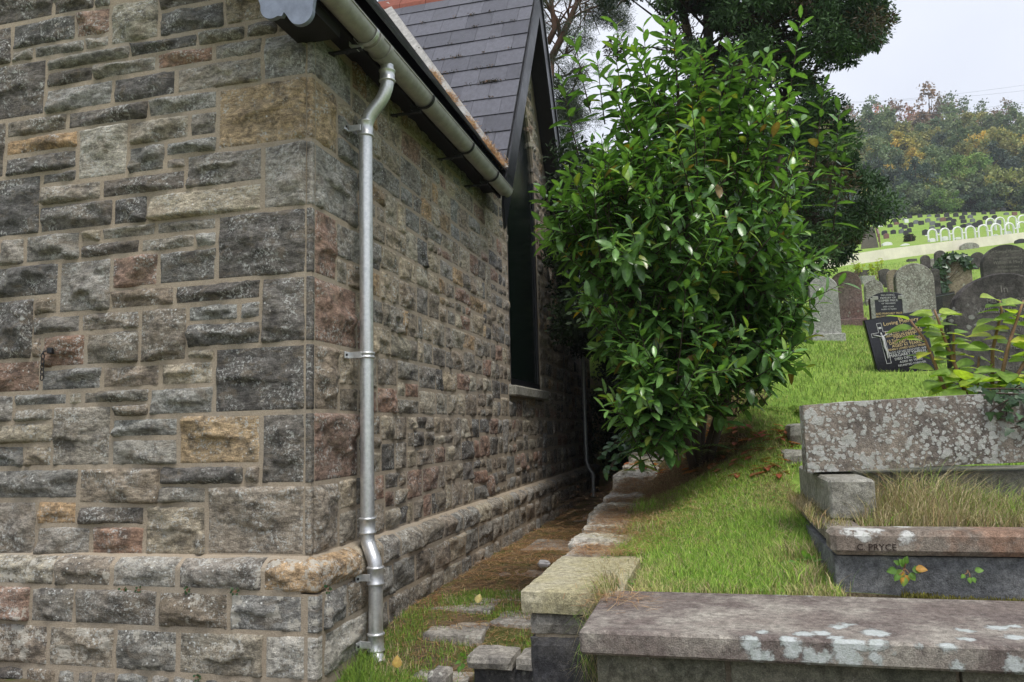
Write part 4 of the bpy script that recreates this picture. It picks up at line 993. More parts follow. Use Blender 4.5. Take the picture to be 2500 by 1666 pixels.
# black granite book-faced stone and, before it, the leaning black stone with the crucifix
tb, wb_, hb_ = hs(690, 860, 300, 320, 'segment', 'granite', 'upright black stone with grey carved corners behind the leaning black headstone', th=.10, yaw=8)
for s_ in (-1, 1):
    q = MB().box((s_*wb_*.44-.035, -.012, hb_*.08), (s_*wb_*.44+.035, .0, hb_*.86), .004).build('border', M['hs_pale'], tb)
    q = MB().box((s_*wb_*.36-.05, -.016, hb_*.80), (s_*wb_*.36+.05, -.002, hb_*.90), .006).build('corner_carving', M['hs_pale'], tb)
lines(tb, wb_*.7, [('IN LOVING', .895, .045), ('MEMORY OF', .825, .045), ('COMER PRICE', .755, .05), ('OF TREHARRIS', .69, .035), ('DIED 15 JAN.', .61, .032), ('AGED 72 YEARS', .545, .035)], 'silver', hb_)
lines(tb, wb_*.82, [('AND MARGARET PRICE', .43, .05), ('BELOVED WIFE OF COMER', .365, .042), ('DIED', .31, .035)], 'gold', hb_)
tj, wj, hj = headstone(2218, 908, 138, 146, 'flat', 'granite', 'leaning black granite headstone with crucifix and gold lettering', th=.075, yaw=4, lean=-7, roll=-7.5, base=False, sink=.03)
J = MB(); cx, cz = -wj*.27, hj*.62
for (a, b, c, d) in ((-.018, .018, -.30, .20), (-.10, .10, .055, .085)): pass
cross = MB(); k = wj/.58
def bar(x0, x1, z0, z1, y=-.004): cross.box((cx+x0*k, y, cz+z0*k), (cx+x1*k, y+.004, cz+z1*k))
bar(-.024, -.020, -.25, .045); bar(.020, .024, -.25, .045); bar(-.024, .024, -.254, -.250); bar(-.024, -.02, .085, .18); bar(.02, .024, .085, .18); bar(-.024, .024, .18, .184)
bar(-.095, -.024, .081, .085); bar(.024, .095, .081, .085); bar(-.095, -.024, .041, .045); bar(.024, .095, .041, .045); bar(-.099, -.095, .041, .085); bar(.095, .099, .041, .085); bar(-.015, .015, .12, .14)
cross.build('cross', M['silver'], tj)
fg = MB(); y = -.012
fg.tube([(cx, y, cz-.20*k), (cx+.004*k, y-.003, cz-.13*k), (cx-.004*k, y-.004, cz-.07*k), (cx, y-.006, cz-.02*k), (cx, y-.006, cz+.02*k), (cx, y-.004, cz+.045*k)], [.006*k, .010*k, .013*k, .012*k, .016*k, .006*k], 8)
for s_ in (-1, 1): fg.tube([(cx+s_*.012*k, y, cz+.035*k), (cx+s_*.045*k, y, cz+.05*k), (cx+s_*.085*k, y, cz+.068*k)], [.007*k, .006*k, .004*k], 6)
fg.tube([(cx-.004*k, y, cz+.048*k), (cx-.006*k, y-.003, cz+.062*k), (cx-.006*k, y, cz+.078*k)], [.006*k, .011*k, .006*k], 8)
autosmooth(fg.build('crucifix_figure', M['silver'], tj), 70)
xo = wj*.10
rowsj = [('In', .90, .05), ('Loving Memory', .845, .055), ('OF', .80, .032), ('JAMES', .755, .046), ('HENRY TIMBRELL', .70, .046), ('BELOVED HUSBAND OF', .652, .034), ('MARGARET', .61, .042), ('13 Tudor Close Merthyr', .565, .036), ('DIED DEC. 31, 1974.', .52, .038), ('AGED 62 YEARS.', .472, .040), ('DEARLY LOVED SADLY MISSED.', .425, .030)]
for (s, zf, size) in rowsj+[('ALSO OF HIS DEVOTED WIFE', .370, .034), ('MARGARET TIMBRELL', .315, .046), ('DIED DEC. 28, 2007', .260, .036), ('AGED 83 YEARS', .205, .032), ('REUNITED FOREVER', .150, .030)]:
    me = text(s, size*k, M['gold'] if zf > .40 else M['silver'], ext=.0012); o = obj('inscription', me, None, tj, (xo, -.003, zf*hj), (rad(90), 0, 0))
    xx = [v.co.x for v in me.vertices]; lim = wj*.66
    if max(xx)-min(xx) > lim: o.scale = (lim/(max(xx)-min(xx)), 1, 1)
# ---- upper cemetery rows (positions from the photograph, stood on the slope)
UC = """610 300 55 50 d|738 290 50 50 d|865 285 60 45 d|675 335 55 50 d|535 345 50 50 d|1002 275 55 50 d|1230 270 60 45 d|1352 265 60 55 d|1470 265 60 55 d|1587 245 60 45 d|1702 250 55 45 d|1557 300 65 60 d|1838 235 55 50 d|1950 235 65 65 d|2087 205 65 60 d|610 405 60 50 d|757 400 55 55 d|885 400 55 65 d|805 425 65 60 d|865 470 50 60 d|820 500 55 60 d|538 500 65 60 d|655 490 60 60 d|760 480 60 60 g|825 345 50 50 w|800 315 50 40 g|950 360 60 55 g|1020 375 65 60 d|1105 340 60 60 g|1167 380 65 60 g|1237 400 60 55 d|1305 425 50 50 d|1390 400 60 70 d|1440 380 55 50 d|1443 335 60 45 d|1380 322 80 55 d|1575 350 65 50 d|1573 405 70 50 d|1640 400 60 60 g|1722 405 65 70 d|1785 375 65 70 d|1660 285 60 50 g|1690 332 55 50 g|1860 305 60 55 d|1975 290 60 50 d|1915 360 60 50 g|2030 360 60 60 g|2240 250 60 50 b|2340 225 45 45 d|565 550 60 70 b|695 372 60 40 b|1075 500 70 75 d|1160 432 60 50 g|1235 472 50 50 g|1120 265 55 30 g|480 400 70 45 w|1400 440 60 50 d|1250 310 60 40 g|2130 245 60 40 g|1300 330 70 60 b"""
nm = dict(d=('granite_dark', 'small dark granite headstone in the upper cemetery rows'), g=('granite_grey', 'small grey granite headstone in the upper cemetery rows'), w=('white', 'small white headstone in the upper cemetery rows'), b=('granite_red', 'small reddish brown headstone in the upper cemetery rows'))
ur = random.Random(8)
for it in UC.split('|'):
    a = it.split(); x, yb, wz, hz = [float(v) for v in a[:4]]; mt, lb = nm[a[4]]
    headstone(2060+x/5.348, 480+yb/5.348, wz/5.348, hz/5.348, ur.choice(('segment', 'segment', 'flat', 'ogee')), mt, lb, 'headstones in the upper cemetery: '+a[4].replace('d', 'dark').replace('g', 'grey').replace('w', 'white').replace('b', 'brown'), th=.22, yaw=ur.uniform(5, 16), base=False, sink=.1)
# ---- rows below the cream wall
LC = """375 797 75 72 hs_brown|weathered brown slab headstone just below the cream wall;262 838 85 52 hs_dark|low dark kerbed stone below the cream wall beside the conifer;545 802 60 92 hs_dark|narrow dark headstone of a joined pair below the cream wall;618 806 115 98 hs_dark|wide dark headstone of a joined pair below the cream wall;800 792 110 62 white|low white marble tablet below the cream wall;878 748 50 62 granite_grey|small grey headstone beside the white marble tablet;968 752 110 68 hs_dark|wide charcoal slab stone below the cream wall;1055 718 80 60 hs_dark|dark headstone at the end of the wide slab below the cream wall;1325 694 85 55 granite_dark|polished black headstone below the cream wall;1470 694 180 92 hs_dark|long dark kerbed tomb below the arched fence;1655 684 230 85 hs_lichen|long pale lichened tomb below the arched fence;2080 606 100 100 granite_red|square red granite headstone below the arched fence;2193 606 110 105 granite_grey|square pale grey headstone beside the red granite one;2325 612 130 62 granite_dark|low black headstone right of the pale grey one;905 850 110 38 hs_dark|dark ledger stone lying on the grass below the cream wall;715 795 60 70 hs_dark|small dark stone beside the white marble tablet;1150 705 22 30 hs_dark|tiny dark marker post stone below the cream wall"""
for it in LC.split(';'):
    a, lb = it.split('|'); x, yb, wz, hz, mt = a.split(); x, yb, wz, hz = map(float, (x, yb, wz, hz))
    headstone(2060+x/5.348, 480+yb/5.348, wz/5.348, hz/5.348, 'segment' if hz > 55 and mt != 'white' else 'flat', mt, lb, None, th=.25, yaw=12, base=False, sink=.08)
hs(455, 412, 110, 58, 'flat', 'hs_dark', 'low dark kerb slab on the grass above the red headstone', th=.3, base=False)
hs(505, 478, 115, 75, 'flat', 'hs_pale', 'low pale kerb slab behind the small lichened headstone', th=.3, base=False)
hs(640, 500, 60, 110, 'arch', 'hs_lichen', 'thin grey round topped headstone beside the brown arched one', base=False)
# ---- cream boundary wall
pts = [(1960, 668), (2060, 650), (2160, 636), (2260, 622), (2360, 608), (2440, 598), (2500, 590), (2620, 574)]
tops = [(1960, 640), (2060, 623), (2160, 608), (2260, 596), (2360, 583), (2440, 574), (2500, 567), (2620, 552)]
bw = MB(); V = []
for (a, b), (c, d) in zip(pts, tops):
    p, D = hit(a, b); q = CAM+ray(c, d)*D; z0 = float(terr(p[0], p[1]))-.5; V.append((p[0], p[1], z0, q[2]))
vs_, fs_ = [], []
for (x, y, z0, z1) in V: vs_ += [(x, y, z0), (x, y, z1), (x-.1, y+.4, z1), (x-.1, y+.4, z0)]
for i in range(len(V)-1):
    for k in range(4): fs_.append((i*4+k, i*4+(k+1) % 4, i*4+4+(k+1) % 4, i*4+4+k))
fs_ += [(0, 1, 2, 3), tuple(len(V)*4-4+k for k in (3, 2, 1, 0))]
bwall = tag(bw.add(vs_, fs_).build('boundary_wall', M['cream']), 'long cream rendered wall crossing the cemetery slope', 'wall')
# ---- white arched fences
def arched_fence(name, segs, label):
    t = None
    for (xl, xr, yb, yt, yb2) in segs:
        pa, Da = hit(2060+xl/5.348, 480+yb/5.348); pb = CAM+ray(2060+xr/5.348, 480+yb2/5.348)*Da
        if t is None: t = tag(empty(name, tuple(pa)), label, 'fence', 'white arched fences')
        hgt = (yb-yt)/5.348*Da/FPX; wv = pb-pa; W_ = np.linalg.norm(wv); r = .062
        P = [pa+[0, 0, -.2], pa+[0, 0, hgt-W_/2]]+[pa+wv*(.5-.5*math.cos(math.pi*i/10))+np.array([0, 0, hgt-W_/2+W_/2*math.sin(math.pi*i/10)]) for i in range(1, 10)]+[pb+[0, 0, hgt-W_/2], pb+[0, 0, -.2]]
        a = rel(MB().tube(P, r, 8).build('arch', M['white']), t); autosmooth(a, 60)
        q0 = pa-wv*.36+[0, 0, (hgt-W_/2)*.8]; q1 = pa+[0, 0, (hgt-W_/2)*.8]; rel(MB().tube([q0, q1], r*.7, 6).build('rail', M['white']), t)
    return t
arched_fence('arched_fence', [(1110, 1220, 598, 430, 590), (1272, 1385, 588, 420, 578), (1436, 1552, 572, 405, 560), (1600, 1720, 555, 392, 545), (1768, 1885, 540, 378, 530), (1935, 2060, 525, 365, 512), (2115, 2225, 508, 352, 500), (2275, 2390, 495, 338, 485), (2440, 2560, 480, 325, 470)], 'white tubular fence of round arches on the cream wall')
arched_fence('arched_fence', [(1868, 1975, 450, 290, 440), (1990, 2105, 440, 277, 430), (2155, 2260, 425, 262, 415), (2290, 2400, 410, 250, 400), (2450, 2560, 400, 240, 390)], 'second white arched fence set higher behind the first')
# small white graves inside the fence
for x, yb, wz, hz in ((575, 642, 120, 50), (810, 640, 110, 26), (1165, 594, 70, 50), (1330, 577, 70, 60), (1500, 562, 70, 34), (2160, 500, 70, 50), (1990, 515, 60, 24)):
    headstone(2060+x/5.348, 480+yb/5.348, wz/5.348, hz/5.348, 'segment', 'white', 'small white marble grave marker beside the arched fence', 'white markers by the arched fence', th=.3, base=False, sink=.1)
# ---- steps with handrail beside the conifer
p, D = hit(2060+455/5.348, 480+668/5.348); pt, Dt = hit(2060+395/5.348, 480+400/5.348)
stp = tag(empty('cemetery_steps', tuple(p)), 'flight of grey steps with rail climbing beside the conifer', 'steps')
rt3 = np.array([R2[0], R2[1], 0]); ns = 26; dv = (pt-p)/ns; ang = math.atan2(-dv[0], dv[1]); sl_ = float(np.linalg.norm(dv[:2]))
for k in range(ns):
    c = p+dv*k; z = float(terr(c[0], c[1])); M4 = Matrix.Translation((c[0], c[1], z)) @ Matrix.Rotation(ang, 4, 'Z')
    rel(MB().box((-1.15, 0, -.4), (0, sl_*.98, .16), M=M4).build('step', M['step']), stp)
P = [p+dv*k+rt3*.12 for k in range(ns)]
for q in P: q[2] = float(terr(q[0], q[1]))+.95
rel(MB().tube(P, .055, 6).build('handrail', M['granite_red']), stp)
for q in P[::5]: rel(MB().tube([q-[0, 0, 1.1], q], .045, 6).build('post', M['granite_red']), stp)
# ---- low iron railing between graves
p0, D0 = hit(*Z2(1100, 760)); p1, D1 = hit(*Z2(1262, 720)); ir = tag(empty('grave_railing', tuple(p0)), 'low rusty iron railing in front of the ivy covered headstone', 'railing')
for f_ in (.08, .38): rel(MB().tube([p0+[0, 0, f_], p1+[0, 0, f_]], .012, 6).build('rail', M['iron']), ir)
for k in range(22): q = p0+(p1-p0)*k/21; rel(MB().tube([q+[0, 0, -.05], q+[0, 0, .43]], .007, 5).build('bar', M['iron']), ir)
# ---- power cables over the hill
for i, (a, b) in enumerate((((1900, 262), (2700, 178)), ((2000, 250), (2700, 196)), ((1960, 300), (2700, 218)))):
    q0 = at(*a, 170); q1 = at(*b, 150); P = [q0+(q1-q0)*t+np.array([0, 0, -1.2*math.sin(math.pi*t)]) for t in np.linspace(0, 1, 9)]
    tag(MB().tube(P, .02, 5).build('power_cable', M['cable']), 'thin power cable strung across the sky above the hill', 'cable', 'power cables over the hill')
# ================================================================ grass
G_ = np.random.default_rng(11)
def unit(v): return v/np.maximum(np.linalg.norm(v, axis=-1, keepdims=True), 1e-9)
def blades(P, h, wd, cols, lean=.5, name='grass', mat=None, droop=.25, bias=None):
    """curved grass blades standing on points P"""
    n = len(P); a = G_.uniform(0, 2*np.pi, n); h = np.broadcast_to(h, n)*G_.uniform(.55, 1.25, n); wd = np.broadcast_to(wd, n)*G_.uniform(.6, 1.2, n)
    ld = np.stack([np.cos(a), np.sin(a), np.zeros(n)], 1)
    if bias is not None: ld = unit(ld+np.array(bias))
    b = G_.uniform(0, 2*np.pi, n); sd = np.stack([np.cos(b), np.sin(b), np.zeros(n)], 1)*wd[:, None]/2
    le = G_.uniform(.1, 1, n)[:, None]*lean*h[:, None]
    up = np.array([0, 0, 1.0])*h[:, None]
    v0 = P-sd; v1 = P+sd; mid = P+up*.55+ld*le*.35; v2 = mid-sd*.75; v3 = mid+sd*.75; v4 = P+up*(1-droop*G_.uniform(0, 1, n)[:, None])+ld*le
    V = np.stack([v0, v1, v2, v3, v4], 1).reshape(-1, 3); i = np.arange(n)[:, None]*5
    Fc = np.concatenate([i+[0, 1, 3], i+[0, 3, 2], i+[2, 3, 4]], 0)
    tn = .5+.8*fbm(P[:, 0]*2.3, P[:, 1]*2.3, s=77, o=4); ci = np.clip((tn+G_.normal(0, .22, n))*len(cols), 0, len(cols)-1).astype(int)
    C = cols[ci]*G_.uniform(.62, 1.3, (n, 1)); C = np.repeat(C, 5, 0)
    o = mk(name, V, Fc, mat or M['grass'], None, C); tag(o, kind='stuff'); return o
GC = np.array([(.24, .43, .05), (.30, .49, .065), (.36, .54, .08), (.19, .37, .045), (.45, .52, .13), (.58, .52, .24)])
DRY = np.array([(.52, .43, .23), (.60, .50, .30), (.44, .37, .17), (.30, .29, .10), (.38, .26, .13), (.22, .25, .06)])
def scatter(n, x0, x1, y0, y1, keep=None):
    x = G_.uniform(x0, x1, n); y = G_.uniform(y0, y1, n)
    if keep is not None: k = keep(x, y); x, y = x[k], y[k]
    return np.stack([x, y, terr(x, y)-.004], 1)
patchy = lambda x, y: vn(x*1.6, y*1.6, s=41)
P = scatter(56000, 2.02, 3.12, -1.19, 2.0, lambda x, y: ~((x < 2.24) & (y < -.22)) & (vn(x*3, y*3, s=4) > -.75) & (np.hypot(x-2.4, y-2.0) > .5))
lawn = tag(blades(P, .045+.022*np.clip(patchy(P[:, 0], P[:, 1]), -1, 1), .0042, GC, .8, 'lawn_grass'), 'short green lawn grass on the terrace', 'grass')
P = scatter(100000, 2.05, 8.8, 1.2, 10.5, lambda x, y: (x-2.2 > (y-1.2)*.10) & (np.hypot(x-2.4, y-2.0) > .55) & ((x > 2.85) | (y > 6.5) | (y < 1.6)) & (G_.uniform(0, 1, len(x)) < 1.25-.10*(y-1.2)))
tag(blades(P, .055+.02*patchy(P[:, 0], P[:, 1]), .0075, GC[:5], .8, 'slope_grass'), 'bright green grass growing on the cemetery slope', 'grass')
P = scatter(26000, 3, 20, 10, 34); P = P[G_.uniform(0, 1, len(P)) < 1.1-.03*(P[:, 1]-10)]
tag(blades(P, .10, .022, GC[:5], .7, 'meadow_grass'), 'rougher grass between the farther headstones', 'grass')
P = scatter(9000, 1.95, 3.15, -1.2, 2.4); 
tag(blades(P, .07, .003, DRY, 1.6, 'dry_grass', droop=.7), 'straw coloured dead grass strands on the lawn', 'grass')
# tufts along the passage
def tufts(cs, n, r, h, wd, cols, name, label, lean=.6, bias=None):
    L = []
    for (x, y, k) in cs:
        q = G_.normal(0, r, (int(n*k), 2)); L.append(np.stack([x+q[:, 0], y+q[:, 1]], 1))
    L = np.vstack(L); L = L[L[:, 0] > .14]
    P = np.stack([L[:, 0], L[:, 1], pathz(L[:, 0], L[:, 1])-.005], 1); return tag(blades(P, h, wd, cols, lean, name, bias=bias), label, 'grass')
tufts([(.22, .35, 1.6), (.35, .1, 1.4), (.45, -.1, 1.2), (.2, .0, 1), (.5, .35, .8), (.28, .75, .8), (.7, .2, .8), (.85, -.15, 1), (1.25, -.12, 1), (.55, 1.55, 1.1), (.62, 1.85, .9), (1.0, 1.9, .7), (.95, 1.35, .6), (1.35, .75, .8), (1.5, 1.25, .6), (1.55, 3.1, .4), (.75, .65, .5), (1.3, .35, .6), (.3, 1.1, .6), (1.6, .4, .5), (1.45, -.3, .9), (1.0, -.45, 1), (.6, -.5, 1)], 1000, .12, .06, .005, np.vstack([GC[:4]*.7, GC[:2]*.6, DRY[:2]]), 'path_grass', 'tufts of grass growing between the flagstones of the passage')
tufts([(.2, .38, 1), (.3, .15, 1), (.15, .2, .7)], 130, .06, .15, .006, GC[:4]*.6, 'path_grass', 'longer grass around the foot of the downpipe', 1.0)
# overhanging grass between slab and coping
n = 900; P = np.stack([G_.normal(2.13, .025, n), G_.uniform(-1.36, -1.02, n), G_.uniform(.50, .70, n)], 1)
tag(blades(P, .13, .003, np.vstack([GC[:4]*.8, DRY[:3]]), 1.3, 'verge_grass', droop=1.0, bias=(-.5, -.9, 0)), 'long grass hanging between the yellow slab and the coping', 'grass')
n = 260; P = np.stack([G_.normal(2.09, .03, n), G_.uniform(-1.32, -1.24, n), G_.uniform(.25, .55, n)], 1)
tag(blades(P, .20, .0025, np.vstack([GC[:4]*.8, DRY[:3]]), 1.0, 'verge_grass', droop=1.6, bias=(-.2, -.6, 0)), 'fine grass trailing down the pier below the yellow slab', 'grass')
# dead grass filling the kerbed grave
n = 9500; x = 3.26+G_.beta(1.1, 1.6, n)*2.4; y = G_.uniform(-.90, -.27, n); P = np.stack([x, y, np.full(n, .922)], 1)
hh = (.12+.14*sstep(-.85, -.4, y))*(.7+.5*np.exp(-((x-3.62)/.22)**2))
tag(blades(P, hh, .0032, np.vstack([DRY, DRY[:4], GC[:2]*.9]), 1.1, 'dead_grass', droop=.5, bias=(.25, -.45, 0)), 'straw coloured dead grass filling the kerbed grave', 'grass')
n = 900; P = np.stack([G_.uniform(3.06, 3.22, n), G_.uniform(-.9, .7, n), np.full(n, .93)], 1)
tag(blades(P, .08, .003, DRY, 1.5, 'dead_grass', droop=.6), 'dead grass along the side kerb of the grave', 'grass')
# pine needles and scraps
def needles(n, fx, name, label, z_of, cols, L=(.05, .11)):
    xy = fx(n); n = len(xy); a = G_.uniform(0, np.pi, n); l = G_.uniform(*L, n); z = z_of(xy[:, 0], xy[:, 1])+G_.uniform(.004, .03, n)
    d = np.stack([np.cos(a)*l/2, np.sin(a)*l/2, G_.uniform(-.006, .006, n)], 1); s = np.stack([-np.sin(a), np.cos(a), np.zeros(n)], 1)*(.0010+.00028*np.clip(xy[:, 1:2]+1, 0, 6))
    c = np.stack([xy[:, 0], xy[:, 1], z], 1); V = np.stack([c-d-s, c-d+s, c+d+s, c+d-s], 1).reshape(-1, 3); Fc = np.arange(4*n).reshape(-1, 4)
    C = np.repeat(cols[G_.integers(0, len(cols), n)]*G_.uniform(.7, 1.2, (n, 1)), 4, 0); o = mk(name, V, Fc, M['needles'], None, C); return tag(o, label, 'pine needles', kind='stuff')
NC = np.array([(.36, .19, .08), (.44, .26, .12), (.27, .13, .06), (.50, .35, .18)])
needles(17000, lambda n: np.stack([G_.uniform(.15, 1.7, n), G_.beta(1.3, 1.6, n)*9.5-.4], 1), 'pine_needles', 'brown pine needles littering the passage floor', pathz, NC)
needles(6500, lambda n: np.stack([1.78+np.abs(G_.normal(0, .35, n)), G_.uniform(-.3, 2.6, n)], 1), 'pine_needles', 'brown pine needles on the edge of the lawn', lambda x, y: terr(x, y)+.02, NC)
needles(9000, lambda n: np.stack([G_.normal(2.45, .4, n), G_.normal(1.75, .55, n)], 1), 'pine_needles', 'brown needle litter on the bank under the laurel', lambda x, y: terr(x, y)+.0, NC, (.06, .13))
needles(160, lambda n: np.stack([G_.normal(2.2, .09, n), G_.normal(-1.38, .10, n)], 1), 'pine_needles', 'brown pine needles on the corner of the coping', lambda x, y: x*0+.698, NC)
# needles lodged in the roof valley (a part of the roof)
n = 1500; t = np.clip(G_.choice([.02, .06, .10, .20, .34, .46], n, p=[.2, .2, .15, .15, .15, .15])+G_.normal(0, .02, n), 0, .7); c = P0+(P1-P0)*t[:, None]+np.stack([G_.normal(.02, .03, n), G_.normal(-.03, .03, n), G_.uniform(.05, .09, n)], 1)
d = unit(G_.normal(0, 1, (n, 3)))*G_.uniform(.03, .07, (n, 1)); s = unit(np.cross(d, G_.normal(0, 1, (n, 3))))*.002
V = np.stack([c-d-s, c-d+s, c+d+s, c+d-s], 1).reshape(-1, 3); o = mk('needle_litter', V, np.arange(4*n).reshape(-1, 4), M['needles'], chapel, np.repeat(NC[G_.integers(0, 4, n)]*1.25, 4, 0)); tag(o, kind='stuff')
# moss and leaf debris along the slate courses (a part of the roof)
C = []; R = []
for j, x_ in [(G_.integers(1, 11), G_.uniform(-1.6, .2)) for _ in range(46)]:
    z_ = cz0+es[2]*G*j; C.append((x_, yf+es[1]*G*j-.03, z_+.03)); R.append(.02)
for k_ in range(14): C.append((-.25+.02*k_, yf+es[1]*G*5-.03, cz0+es[2]*G*5+.03)); R.append(.022)
C = np.array(C); C = C[C[:, 0] > EX-(C[:, 2]-EZ)/TA+.1]; q_ = len(C)
p_ = np.repeat(C, 14, 0)+G_.normal(0, 1, (q_*14, 3))*np.array([.035, .012, .012]); d_ = unit(G_.normal(0, 1, (q_*14, 3)))*.022; s_ = unit(np.cross(d_, G_.normal(0, 1, (q_*14, 3))))*.010
o = mk('roof_debris', np.stack([p_-s_, p_+s_, p_+d_], 1).reshape(-1, 3), np.arange(q_*42).reshape(-1, 3), M['needles'], chapel, np.repeat(np.array([(.05, .04, .02), (.03, .035, .015), (.16, .09, .04)])[G_.integers(0, 3, q_*14)], 3, 0)); tag(o, kind='stuff')
# taller clumps in the lawn and against the stones
for (x_, y_, n_, h_) in ((2.98, -1.0, 260, .13), (3.02, -.5, 200, .12), (2.3, -.3, 160, .09), (2.15, .4, 160, .10), (2.6, -1.12, 150, .09), (2.85, .3, 160, .09), (2.1, 1.1, 150, .12)):
    q_ = G_.normal(0, .06, (n_, 2)); P = np.stack([x_+q_[:, 0], y_+q_[:, 1], 0*q_[:, 0]], 1); P[:, 2] = terr(P[:, 0], P[:, 1])-.005; P = P[P[:, 1] > -1.19]
    tag(blades(P, h_, .0042, np.vstack([GC[:4], DRY[:1]]), 1.0, 'grass_tuft'), 'longer grass tuft in the terrace lawn', 'grass', 'longer tufts in the lawn')
P = scatter(700, 1.98, 3.1, -1.15, 1.5); P[:, 2] += .025; n = len(P)
V, Fc, C = None, None, None
# ================================================================ leaves
def leaf_template(prof, fold=.25, curl=.18):
    """stations along the blade: (t, half width); returns verts (side, along, normal) and quads"""
    V = []; Fc = []
    for t, hw in prof:
        z = -curl*t*t
        V += [(-hw, t, z+fold*hw), (0, t, z), (hw, t, z+fold*hw)]
    for i in range(len(prof)-1):
        a = i*3; Fc += [(a, a+1, a+4, a+3), (a+1, a+2, a+5, a+4)]
    return np.array(V), np.array(Fc)
LAUREL = leaf_template([(0, .012), (.08, .05), (.3, .16), (.6, .185), (.85, .12), (1.0, .01)])
OVATE = leaf_template([(0, .02), (.08, .22), (.28, .40), (.52, .40), (.78, .24), (1.0, .01)], .18, .25)
IVY = leaf_template([(0, .05), (.05, .42), (.25, .46), (.4, .26), (.7, .2), (1.0, .01)], .1, .1)
def frames(d, up):
    d = unit(d); s = unit(np.cross(d, up)); n = np.cross(s, d); return s, d, n
def leaf_mesh(tpl, pos, d, up, L, cols):
    Vt, Ft = tpl; s, d, n = frames(d, up); k = len(pos)
    V = pos[:, None, :]+L[:, None, None]*(Vt[None, :, 0:1]*s[:, None]+Vt[None, :, 1:2]*d[:, None]+Vt[None, :, 2:3]*n[:, None])
    Fc = (Ft[None]+(np.arange(k)*len(Vt))[:, None, None]).reshape(-1, 4); return V.reshape(-1, 3), Fc, np.repeat(cols, len(Vt), 0)*np.tile(np.tile([1, 1.45, 1], len(Vt)//3), k)[:, None]
def leaf_objs(tpl, pos, d, up, L, cols, mat, parent, nv=6, name='leaf'):
    """single leaves as objects that share a few meshes"""
    s, d, n = frames(d, up); idx = np.argsort(cols.sum(1)); bins = np.array_split(idx, nv); po = np.array(parent.location)
    for b in bins:
        if len(b) == 0: continue
        c = cols[b].mean(0); me = mesh(name, tpl[0], tpl[1], np.outer(np.tile([1, 1.45, 1], len(tpl[0])//3), c), True); me.materials.append(mat)
        for i in b:
            o = bpy.data.objects.new(name, me); col.objects.link(o); o.parent = parent
            mm = Matrix.Identity(4)
            for q in range(3): mm[q][0] = s[i][q]*L[i]; mm[q][1] = d[i][q]*L[i]; mm[q][2] = n[i][q]*L[i]; mm[q][3] = pos[i][q]-po[q]
            o.matrix_basis = mm
a_ = G_.uniform(0, 6.28, n); V, Fc, C = leaf_mesh(OVATE, P, np.stack([np.cos(a_), np.sin(a_), np.full(n, .25)], 1), np.tile([.05, -.1, 1.0], (n, 1)), G_.uniform(.014, .03, n), np.array([(.12, .26, .06), (.16, .32, .07), (.10, .22, .05)])[G_.integers(0, 3, n)])
tag(mk('lawn_weeds', V, Fc, M['softleaf'], None, C), 'small clover and weed leaves scattered through the terrace lawn', 'weeds', kind='stuff')
